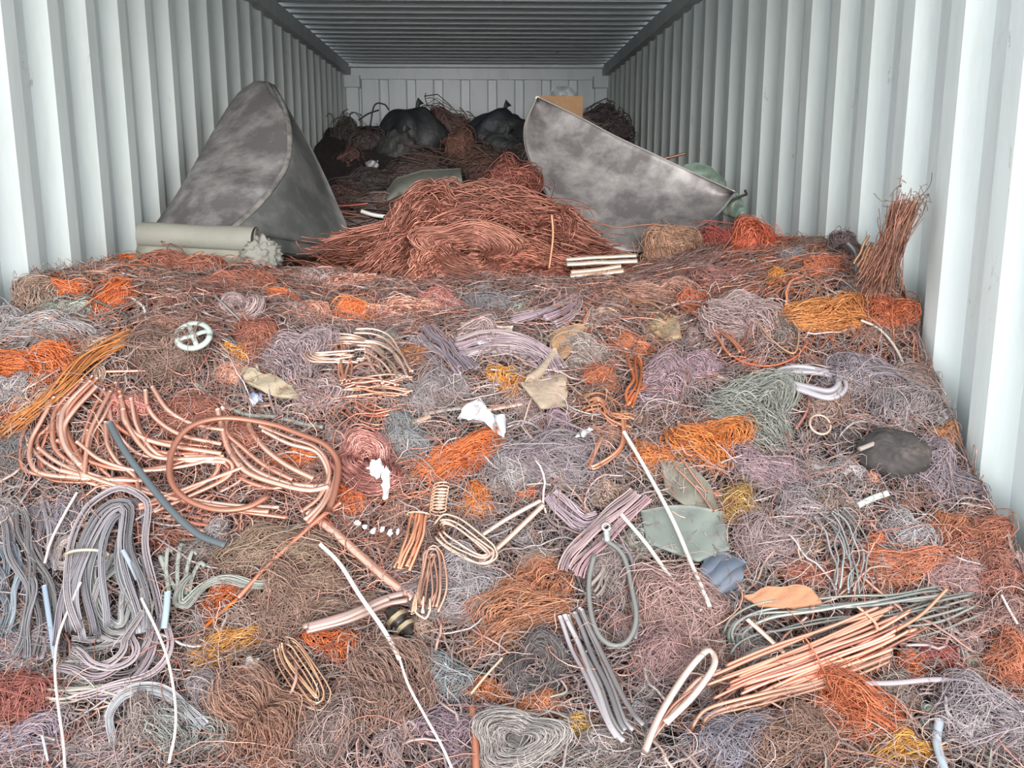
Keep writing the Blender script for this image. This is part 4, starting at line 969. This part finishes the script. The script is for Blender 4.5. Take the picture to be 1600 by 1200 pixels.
# dark insulator
c = hit(628, 985)[0] + np.array([0, -.03, .03]); Rf = frame(-50)
mb = MB(); prof = [(-.034, .004), (-.032, .014), (-.018, .016), (-.016, .021), (-.006, .021), (-.003, .014), (.006, .014), (.009, .021), (.018, .021), (.020, .013), (.032, .011), (.034, .003)]
N = len(prof); pp = np.stack([c + Rf[:, 0] * a for a, b in prof]); tubes(mb, pp, np.array([[b for a, b in prof]]), col=colof('#4c4440'), k=8)
ins = tag(mb.build('insulator', M_SAT, origin=c), 'dark ribbed insulator with cream collars beside the white strip', 'insulator')
for a in (-.011, .0135):
    mb = MB(); tubes(mb, np.stack([c + Rf[:, 0] * (a - .004), c + Rf[:, 0] * (a + .004)]), .0235, col=colof('#b8a484'), k=8); o = mb.build('collar', M_SAT, parent=ins); o['label'] = 'cream collar'

# =========================================================== CREST AND BEHIND
# copper wire mound
c = at(np.array([735.]), np.array([385.]), [3.38])[0]
def mound(px, py, w, h, Y, ang, col, lab, dens=1.6, kind='C', m=M_SAT, wire=.0022, name='copper_wire_hank', dep=None):
    r = np.random.default_rng(int(px + py)); P = at(np.array([float(px)]), np.array([float(py)]), [Y])[0]
    s = dist_at(P) / F; R = frame(ang, True); hw, hh = w * s / 2, h * s / 2
    mb = MB(); nest(mb, kind, P, R, hw, hh, dep or min(hw, hh) * .9, colof(col), r, wire=wire, dens=dens)
    PLACED.append((px, py, w, h, lab))
    return tag(mb.build(name, m, origin=P), lab, 'wire' if 'copper' not in name else 'copper wire')
mound(735, 378, 330, 130, 3.35, 0, '#9a533b', 'great mound of red brown copper wire on the crest', 1.9)
mound(650, 375, 170, 90, 3.25, 28, '#a15942', 'red copper hank flowing down one flank of the mound', 1.6)
mound(672, 418, 80, 46, 3.08, 30, '#a86148', 'small pink brown hank folded at the foot of the mound', 1.3)
mound(735, 400, 170, 80, 3.12, -8, '#a15c44', 'whorled copper hank in the middle of the mound', 1.7, 'S')
mound(820, 420, 150, 60, 3.1, -12, '#9a4c2f', 'rusty copper hank along the foot of the mound', 1.5)
mound(830, 375, 110, 90, 3.3, -35, '#93462d', 'brown copper hank sliding towards the steel disc', 1.5)
mound(760, 330, 150, 60, 3.5, 8, '#93563c', 'tan brown hank across the top of the mound', 1.5)
mound(800, 290, 70, 70, 3.9, 80, '#8c3c27', 'upright dark orange wire nest against the steel disc', 1.4, 'N', M_SAT, .002, 'wire_nest')
mound(850, 450, 100, 40, 2.95, 0, '#93482d', 'rust red lock tucked under the foot of the mound', 1.2, 'N', M_SAT, .0018, 'wire_nest')
strip([(862, 335), (864, 370), (858, 420)], 5, 'copper_rod', 'copper rod', 'thin upright copper rod in front of the mound', '#c88464', M_SAT, 1, Y=3.0)

# steel half disc (right)
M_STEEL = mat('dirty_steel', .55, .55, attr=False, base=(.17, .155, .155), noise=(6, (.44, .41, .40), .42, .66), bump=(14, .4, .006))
M_STEELD = mat('shaded_dirty_steel', .35, .6, attr=False, base=(.10, .102, .098), noise=(5, (.24, .23, .22), .42, .7), bump=(14, .4, .006))  # dirty steel again, darkened to paint shade onto the folded plate's turned faces
M_EDGE = mat('worn_steel_edge', .6, .4, attr=False, base=(.42, .38, .35))
def discY(x, y): return 3.72 + (392 - y) / 242 * .55 - .00015 * (x - 950)
top = [(838,150),(900,180),(960,212),(1020,240),(1080,268),(1150,300)]
bot = [(1150,301),(1128,330),(1100,352),(1010,392),(960,389),(905,362),(862,315),(828,250),(820,200),(838,152)]
def bandplate(top, bot, Yf, th, name, n=26, m=16, bend=0.0):
    A = spline(top, n); B = spline(bot[::-1], n)
    t = np.linspace(0, 1, m)[:, None, None]; G = A[None] * (1 - t) + B[None] * t
    Yg = Yf(G[..., 0], G[..., 1]) + bend * np.sin(np.pi * t[..., 0]) * np.ones((1, n))
    return at(G[..., 0], G[..., 1], Yg), G
W, G = bandplate(top, bot, discY, .006, 'd', 40, 18, .06)
mb = MB(); grid_solid(mb, W, .006, (.5, .5, .5))
disc = tag(mb.build('steel_disc', M_STEEL), 'large dirty grey half-round steel plate leaning on the heap', 'steel plate')
E = path3(top, 50, Y=[float(discY(x, y)) - .012 for x, y in top]); mb = MB(); tubes(mb, E, .0035, col=(.5, .4, .35), k=6); o = mb.build('cut_edge', M_EDGE, parent=disc); o['label'] = 'bright cut edge'
e2 = [(838,152),(820,200),(828,250),(862,315),(905,362)]
E = path3(e2, 50, Y=[float(discY(x, y)) - .012 for x, y in e2]); mb = MB(); tubes(mb, E, .0055, .0035, col=(.5, .4, .35), k=6); o = mb.build('rolled_rim', M_EDGE, parent=disc); o['label'] = 'pale rolled rim'
PLACED.append((960, 280, 300, 200, 'large half-round steel plate'))
# a thin copper wire lies over its lower part
strip([(892,352),(910,346),(940,350),(965,356),(1000,352),(1030,350)], 3, 'copper_wire', 'copper wire', 'thin copper wire trailing over the half-round steel plate', '#c08870', M_SAT, 1, Y=[3.5, 3.6])

# folded steel plate (left)
LE = [(398,130),(372,150),(345,190),(310,250),(275,310),(245,352),(232,372)]
CR = [(420,131),(440,160),(452,200),(452,240),(440,275),(405,320),(362,360)]
RI = [(428,135),(456,185),(480,225),(505,275),(525,320),(540,355),(549,388)]
BT = [(362,360),(400,385),(450,396),(500,398),(549,390)]
def lerpY(P, ys_): return np.interp(np.linspace(0, 1, P), np.linspace(0, 1, len(ys_)), ys_)
n = 30
A = spline(LE, n); B = spline(CR, n); C = spline(RI, n)
YA = lerpY(n, [4.35, 4.05, 3.62, 3.52]); YBc = lerpY(n, [4.2, 3.85, 3.55, 3.35]); YC = lerpY(n, [4.25, 4.15, 4.05, 3.8])
PA = at(A[:, 0], A[:, 1], YA); PB = at(B[:, 0], B[:, 1], YBc); PC = at(C[:, 0], C[:, 1], YC)
PA[:, 0] = np.maximum(PA[:, 0], XL + .03)
t = np.linspace(0, 1, 12)[:, None, None]
G1 = PA[None] * (1 - t) + PB[None] * t; G1[..., 1] -= .05 * np.sin(np.pi * t[..., 0])
plate = empty('folded_steel_plate', PB[-1], 'big dark folded steel plate leaning against the container wall', 'steel plate')
mb = MB(); grid_solid(mb, G1[::-1], .008, (.5, .5, .5)); mb.build('upper_face', M_STEEL, parent=plate)
G2 = PB[None] * (1 - t) + PC[None] * t; G2[..., 1] -= .10 * np.sin(np.pi * t[..., 0])
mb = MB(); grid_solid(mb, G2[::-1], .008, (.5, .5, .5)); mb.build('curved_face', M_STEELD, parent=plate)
# bottom of curved face
bt = spline(BT, n); cr = spline([(362, 360), (420, 350), (480, 352), (549, 388)], n)
Yb = lerpY(n, [3.35, 3.3, 3.5, 3.8]); PD = at(bt[:, 0], bt[:, 1], Yb); base = G2[:, -1]
PE = np.stack([np.interp(np.linspace(0, 1, n), np.linspace(0, 1, 12), base[:, q]) for q in range(3)], -1)
G3 = PE[None] * (1 - t) + PD[None] * t
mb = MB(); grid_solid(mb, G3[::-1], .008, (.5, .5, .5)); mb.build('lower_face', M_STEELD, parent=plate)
mb = MB(); tubes(mb, PB + np.array([0, -.006, .002]), .011, .006, col=(.5, .5, .5), k=8); o = mb.build('crease', mat('crease_highlight', .4, .6, attr=False, base=(.30, .27, .25), noise=(20, (.15, .14, .13), .4, .6)), parent=plate); o['label'] = 'pale painted highlight along the fold'  # pale tube along the fold, its highlight put into the colour
PLACED.append((400, 270, 280, 250, 'big folded steel plate'))

# rolled grey sheet with a crumpled end
M_ROLL = mat('grey_roll', 0, .7, noise=(12, (.17, .17, .14), .45, .8), bump=(40, .3, .004))
c0 = at(np.array([222.]), np.array([368.]), [3.08])[0]; c1 = at(np.array([400.]), np.array([376.]), [3.02])[0]
t = np.linspace(0, 1, 16)[:, None]; ax = c0 * (1 - t) + c1 * t
mb = MB(); tubes(mb, ax, .042 + .0015 * np.sin(np.linspace(0, 9, 16))[None], col=colof('#8a887e'), k=16)
roll = tag(mb.build('rolled_sheet', M_ROLL), 'rolled grey sheet lying against the folded steel plate', 'roll')
mb = MB(); aa = np.linspace(0, 5 * math.pi, 70); rr = np.linspace(.006, .040, 70)
tubes(mb, c1 + np.array([.004, 0, 0]) + np.stack([0 * aa, np.cos(aa) * rr, np.sin(aa) * rr], -1), .002, col=colof('#7c7a70'), k=6); mb.build('spiral_end', M_ROLL, parent=roll)
t2 = np.linspace(0, 1, 10)[:, None]; fl0 = c0 + np.array([0, -.05, -.03]); fl1 = c1 + np.array([-.02, -.05, -.03])
gg = np.stack([(fl0 + d) * (1 - t2) + (fl1 + d) * t2 for d in (np.array([0, 0, .0]), np.array([0, -.02, -.03]), np.array([0, -.05, -.045]))])
mb = MB(); grid_solid(mb, gg, .004, colof('#8c897c')); mb.build('loose_flap', M_ROLL, parent=roll)
PLACED.append((310, 368, 180, 40, 'rolled grey sheet'))
r = np.random.default_rng(8); cc_ = at(np.array([410.]), np.array([398.]), [2.96])[0]
mb = MB()
th = np.linspace(0, math.pi, 26); ph = np.linspace(0, 2 * math.pi, 40, endpoint=False); TH, PH = np.meshgrid(th, ph, indexing='ij')
D = np.stack([np.sin(TH) * np.cos(PH), np.sin(TH) * np.sin(PH), np.cos(TH)], -1)
dd = 1 + sum(.10 * np.sin(D @ r.normal(size=3) * (4 + 2 * q) + q) for q in range(6))
Vv = D * dd[..., None] * np.array([.055, .04, .045]) + cc_
i, j = np.meshgrid(np.arange(25), np.arange(40), indexing='ij'); j2 = (j + 1) % 40
mb.add(Vv, np.stack([i * 40 + j, (i + 1) * 40 + j, (i + 1) * 40 + j2, i * 40 + j2], -1).reshape(-1, 4), colof('#84827a'))
tag(mb.build('crumpled_rag', M_CLOTH, origin=cc_), 'crumpled grey rag at the end of the rolled sheet', 'rag'); PLACED.append((410, 398, 50, 50, 'crumpled grey rag'))

# upright brush of brown wire at the right wall
def broom():
    r = np.random.default_rng(21)
    a = at(np.array([1372.]), np.array([440.]), [2.32])[0]; b = at(np.array([1418.]), np.array([318.]), [2.38])[0]
    S, N = 420, 16; t = np.linspace(0, 1, N)[None, :, None]
    o1 = r.normal(size=(S, 1, 3)) * .020; o2 = r.normal(size=(S, 1, 3)) * np.array([.018, .02, .016])
    ln = r.uniform(.6, 1.05, (S, 1, 1))
    P = (a + o1) * (1 - t * ln) + (b + o2) * t * ln + wob(S, N, .003, 4, r)
    P[..., 0] = np.minimum(P[..., 0], XR - .02)
    root = empty('wire_brush_bundle', a, 'brown wire bundle standing upright like a broom against the wall', 'wire')
    mb = MB(); tubes(mb, P, .0011, col=jcol(colof('#946654'), S, .35, r), k=3, caps=False)
    ellipsoid(mb, (a + b) / 2 * .9 + a * .1, frame(72, True), (.085, .018, .018), colof('#5a4038'))
    mb.build('wires', M_DULL, parent=root)
    S2 = 26; P2 = P[:S2] * .0 + ((b + r.normal(size=(S2, 1, 3)) * .02) + np.linspace(0, 1, N)[None, :, None] * r.normal(size=(S2, 1, 3)) * .03 + wob(S2, N, .006, 3, r))
    P2[..., 0] = np.minimum(P2[..., 0], XR - .015)
    mb = MB(); tubes(mb, P2, .0009, col=jcol(colof('#7c5a4c'), S2, .3, r), k=3, caps=False); mb.build('frayed_tip', M_DULL, parent=root)
broom(); PLACED.append((1400, 370, 80, 120, 'brown upright wire broom'))
hank([(1340, 428), (1351, 400), (1366, 372)], 5, 20, 4.5, 'leaning_copper_slat', 'copper strip', 'tan copper strips leaning beside the brown wire broom', '#b88868', M_SAT, Y=2.45, ends=.25)
hank([(1322, 376), (1335, 395), (1332, 425)], 1, 1, 5, 'cable', 'cable', 'short grey cable arching beside the tan copper strips', '#8a8a8c', M_DULL, Y=2.5)

# green sheets behind the steel disc
sheet([(1062,262),(1085,254),(1110,262),(1140,290),(1150,300),(1120,300),(1085,285),(1066,272)], .006, 'green_sheet', 'sheet', 'pale green rounded sheet sticking out behind the steel plate', '#8ea494', M_SHEET, Y=lambda x, y: 4.5 + 0 * x, bow=.03)
sheet([(1120,318),(1138,300),(1150,302),(1162,318),(1165,340),(1148,340),(1132,334)], .006, 'green_sheet', 'sheet', 'pale green plate below the tip of the steel plate', '#94a89c', M_SHEET, Y=lambda x, y: 4.1 + 0 * x, bow=.02)
strip([(1128, 322), (1150, 310), (1182, 298)], 5, 'bar', 'metal bar', 'thin dark bar pointing to the wall at the plate tip', '#6c6664', M_SAT, 1, Y=[4.0, 4.1])
strip([(1030, 249), (1050, 245), (1070, 240)], 5, 'copper_rod', 'copper rod', 'short copper rod poking above the steel plate', '#a87868', M_SAT, 1, Y=4.6)

# box behind the disc
def boxthing():
    P = [at(np.array([float(x)]), np.array([float(y)]), [Yd])[0] for x, y, Yd in ((842, 150, 5.1), (910, 153, 5.1), (912, 200, 5.1), (846, 200, 5.1))]
    w = P[1][0] - P[0][0]; h = P[0][2] - P[3][2]; cx = (P[0][0] + P[1][0]) / 2; cz = P[0][2] - h
    col = colof('#a47e5c')
    root = empty('cardboard_box', (cx, 5.2, cz), 'brown cardboard box standing behind the half-round steel plate', 'box')
    m = mat('cardboard', 0, .85, attr=False, base=tuple(col), noise=(14, tuple(col * .7), .45, .75))
    for nm, c, s in (('front_panel', (cx, 5.1, cz + h / 2), (w, .005, h)), ('back_panel', (cx, 5.3, cz + h / 2), (w, .005, h)), ('side_panel', (cx - w / 2, 5.2, cz + h / 2), (.005, .2, h)), ('side_panel', (cx + w / 2, 5.2, cz + h / 2), (.005, .2, h)), ('bottom_panel', (cx, 5.2, cz + .003), (w, .2, .005))):
        mb = MB(); box(mb, c, s); mb.build(nm, m, parent=root, sm=False)
boxthing(); PLACED.append((877, 165, 70, 50, 'brown cardboard box'))
sheet([(858,150),(866,134),(890,136),(905,150),(900,162),(880,160)], .004, 'tin_scrap', 'sheet', 'grey tin sheet standing up out of the cardboard box', '#8c9494', M_SHEET, Y=lambda x, y: 5.2 + 0 * x, bow=.03)
# support for the box: grey sheet stack
mound(880, 235, 110, 80, 5.2, 0, '#5a504c', 'dark wire nest under the cardboard box', 1, 'N', M_DULL, .003, 'wire_nest')
# dark heap at the far end
def dark(px, py, w, h, Y, col, lab, kind='N', name='wire_nest', ang=0, dens=.8):
    mound(px, py, w, h, Y, ang, col, lab, dens, kind, M_DULL, .0035, name)
def bag(px, py, w, h, Y, col, lab, seed):
    r = np.random.default_rng(seed); P = at(np.array([float(px)]), np.array([float(py)]), [Y])[0]; s = dist_at(P) / F
    th = np.linspace(0, math.pi, 30); ph = np.linspace(0, 2 * math.pi, 44, endpoint=False); TH, PH = np.meshgrid(th, ph, indexing='ij')
    D = np.stack([np.sin(TH) * np.cos(PH), np.sin(TH) * np.sin(PH), np.cos(TH)], -1)
    dd = 1 + sum(.10 / (1 + .3 * q) * np.sin(D @ r.normal(size=3) * (1.5 + 1.7 * q) + q * 2) for q in range(7))
    Vv = D * dd[..., None] * np.array([w / 2 * s, w / 3 * s, h / 2 * s]) + P
    i, j = np.meshgrid(np.arange(29), np.arange(44), indexing='ij'); j2 = (j + 1) % 44
    mb = MB(); mb.add(Vv, np.stack([i * 44 + j, (i + 1) * 44 + j, (i + 1) * 44 + j2, i * 44 + j2], -1).reshape(-1, 4), colof(col))
    o = tag(mb.build('sack', M_BAG, origin=P), lab, 'sack')
    tip = P + np.array([w * s * .1, 0, h * s * .5])
    mb = MB(); tubes(mb, np.stack([tip - [0, 0, .03], tip, tip + [.01, 0, .03], tip + [.03, 0, .05]]), np.array([[.03, .014, .02, .035]]), np.array([[.02, .012, .012, .004]]), col=colof(col), k=8)
    mb.build('gathered_neck', M_BAG, parent=o); PLACED.append((px, py, w, h, lab))
M_BAG = mat('black_sack', 0, .55, noise=(5, (.05, .045, .045), .45, .7), bump=(9, .8, .03))
bag(642, 222, 104, 100, 7.3, '#2c3034', 'big black sack on the far heap', 1)
bag(778, 212, 104, 76, 7.4, '#2b3038', 'black sack with blue sheen on the far heap', 2)
bag(625, 240, 60, 60, 7.05, '#4a4a4a', 'dark grey sack leaning on the big black sack', 5)
bag(785, 235, 66, 50, 7.1, '#4c5052', 'grey sack slumped below the bluish black sack', 7)
dark(708, 215, 60, 80, 7.5, '#5e4440', 'brown wire nest between the two black sacks')
dark(545, 235, 50, 70, 7.5, '#4c4a46', 'dark grey nest at the far corner of the heap')
dark(575, 250, 70, 60, 7.2, '#48403e', 'dark nest below the far corner nest')
dark(552, 262, 40, 50, 7.0, '#6a4236', 'rusty nest low on the far heap')
dark(690, 265, 90, 50, 7.0, '#4e302a', 'dark rust nest under the sacks')
dark(750, 260, 80, 50, 6.9, '#5e3c2a', 'brown orange nest under the grey sack')
dark(720, 230, 46, 40, 7.0, '#7a4a34', 'small rust coloured nest in the middle of the far heap')
dark(570, 290, 80, 40, 6.5, '#3c3836', 'black wire nest at the front of the far heap')
dark(640, 278, 110, 40, 6.6, '#42302e', 'dark red black nest above the grey curved panel')
dark(760, 290, 80, 40, 6.0, '#4a2e2c', 'dark maroon nest beside the upright orange nest')
dark(812, 255, 50, 60, 6.6, '#443a38', 'dark nest peeking past the steel plate')
dark(940, 188, 60, 34, 7.4, '#3c3a3c', 'black twiggy nest behind the steel plate edge')
dark(960, 205, 46, 36, 7.0, '#302c30', 'black nest near the far wall and steel plate')
dark(540, 310, 60, 30, 6.0, '#5c3a34', 'reddish nest in front of the black nest')
dark(600, 320, 90, 30, 5.4, '#52403c', 'brown nest beyond the white tube')
dark(560, 360, 100, 40, 4.6, '#4a3632', 'dark brown nest behind the copper pipe')
strip([(578,200),(585,165),(600,163),(608,172)], 3, 'wire', 'wire', 'black bent wire sticking up from the far heap', '#2a2c30', M_DULL, 1, Y=7.2)
strip([(560,188),(575,178),(592,172)], 3, 'wire', 'wire', 'black wire reaching up beside the big sack', '#2a2c30', M_DULL, 1, Y=7.2)
sheet([(572,255),(578,250),(590,252),(592,262),(582,266),(574,262)], .01, 'paper_crumple', 'paper', 'white crumpled scrap on the far heap', '#a8a09c', M_PLASTIC, Y=lambda x, y: 6.75 + 0 * x, noise=.02)
sheet([(605,300),(620,280),(660,268),(720,265),(722,290),(680,300),(640,312),(604,322)], .008, 'curved_panel', 'panel', 'grey green curved panel in front of the sacks', '#84867c', M_SHEET, Y=lambda x, y: 5.6 - (y - 265) * .004, bow=.1)
strip([(668,298),(672,288),(686,285),(700,292)], 5, 'hose', 'hose', 'pale hose arch in front of the curved panel', '#a49a92', M_DULL, 1, Y=5.2)
strip([(588,325),(630,305),(682,282)], 5, 'copper_rod', 'copper rod', 'long brown rod crossing the curved panel', '#8c6458', M_SAT, 1, Y=[4.8, 5.3])
strip([(600,340),(650,312),(745,294)], 5, 'copper_rod', 'copper rod', 'pinkish rod lying above the great mound', '#b07060', M_SAT, 1, Y=[4.4, 4.9])
strip([(564,330),(584,336),(606,339)], 8, 'tube', 'tube', 'short white tube behind the great copper mound', '#e4e0d8', M_PLASTIC, 1, Y=4.7)
for q, (x0, y0, x1, y1) in enumerate([(522,322,575,318),(524,330,580,338),(530,345,600,352),(522,338,570,346),(535,358,590,350),(524,352,560,366)]):
    strip([(x0, y0), ((x0 + x1) / 2, (y0 + y1) / 2 + 1), (x1, y1)], 5, 'copper_rod', 'copper rod', 'short copper rod, one of several lying beyond the folded plate', '#a05c4c', M_SAT, 1, Y=4.75 + .04 * q, group='copper rods beyond the folded plate', rec=False)
mound(705, 290, 24, 20, 4.6, 0, '#9c7468', 'small brown coil behind the great mound', 1, 'S', M_SAT, .003, 'wire_coil')

# =========================================================== smaller knots filling the gaps
def brief(lab):
    w = lab.replace(',', '').split(); out = []
    stop = {'beside', 'on', 'under', 'near', 'below', 'above', 'against', 'behind', 'with', 'at', 'lying', 'in', 'by', 'between', 'next', 'beneath', 'inside', 'over', 'where', 'across',
            'of', 'squeezed', 'close', 'reaching', 'flanking', 'pressed', 'leaning', 'along', 'crossing', 'running', 'sweeping', 'slanting', 'hanging', 'sticking', 'curving', 'just', 'within', 'topping', 'that',
            'standing', 'bending', 'dropping', 'beyond', 'from', 'bulging', 'rising', 'towards', 'to', 'low', 'right', 'folded', 'nested', 'left'}
    for x in w:
        if x in stop and len(out) > 1: break
        if x in ('the', 'a', 'an') and not out: continue
        out.append(x)
    return ' '.join(out[:5])
BR_N = [(p[0], p[1], brief(p[4])) for p in PLACED]
r = np.random.default_rng(77)
NAMES = {'G': 'grey', 'E': 'grey green', 'M': 'mauve', 'B': 'brown', 'R': 'rust red', 'O': 'orange', 'P': 'pink copper', 'D': 'dark', 'T': 'tan', 'C': 'copper'}
taken = [(p[0], p[1], (p[2] + p[3]) / 4) for p in PLACED if p[1] > 400]
used = set(); made = 0; tries = 0
while made < 110 and tries < 9000:
    tries += 1
    x = r.uniform(5, 1595); y = r.uniform(440, 1195)
    if y < 830 and x > 1480 + (y - 640) * .6: continue
    s = r.uniform(24, 46)
    if any((x - a) ** 2 + (y - b) ** 2 < (.8 * c_ + s * .55) ** 2 for a, b, c_ in taken): continue
    if 60 < x < 520 and 610 < y < 810: continue
    ch = str(region(np.array([x]), np.array([y]), r)[0])
    near = sorted(BR_N, key=lambda p: (p[0] - x) ** 2 + (p[1] - y) ** 2)[:4]
    kind = r.choice(['N', 'C', 'S', 'W'], p=[.45, .3, .15, .1])
    noun = {'N': 'knot', 'C': 'lock', 'S': 'curl', 'W': 'tuft'}[kind]
    lab = None
    for a_, b_ in ((0, 1), (0, 2), (1, 2), (0, 3)):
        q = f"small {NAMES[ch]} wire {noun} between the {near[a_][2]} and the {near[b_][2]}"
        if near[a_][2] != near[b_][2] and len(q.split()) <= 16 and q not in used: lab = q; break
    if lab is None: continue
    used.add(lab); taken.append((x, y, s * .6))
    cshift = np.clip(lin(PAL[ch]) * math.exp(r.normal() * .18), 0, .9)
    PAL['_'] = tuple((np.where(cshift <= .0031308, cshift * 12.92, 1.055 * cshift ** (1 / 2.4) - .055) * 255))
    put(kind + ('t' if ch in 'OPRC' else 'n'), x, y, s * r.uniform(1, 1.8), s * r.uniform(.8, 1.1), r.uniform(-70, 70), '_', 'wire_' + noun, 'wire', lab, dens=.8)
    made += 1
print('filler', made, 'placed', len(PLACED))
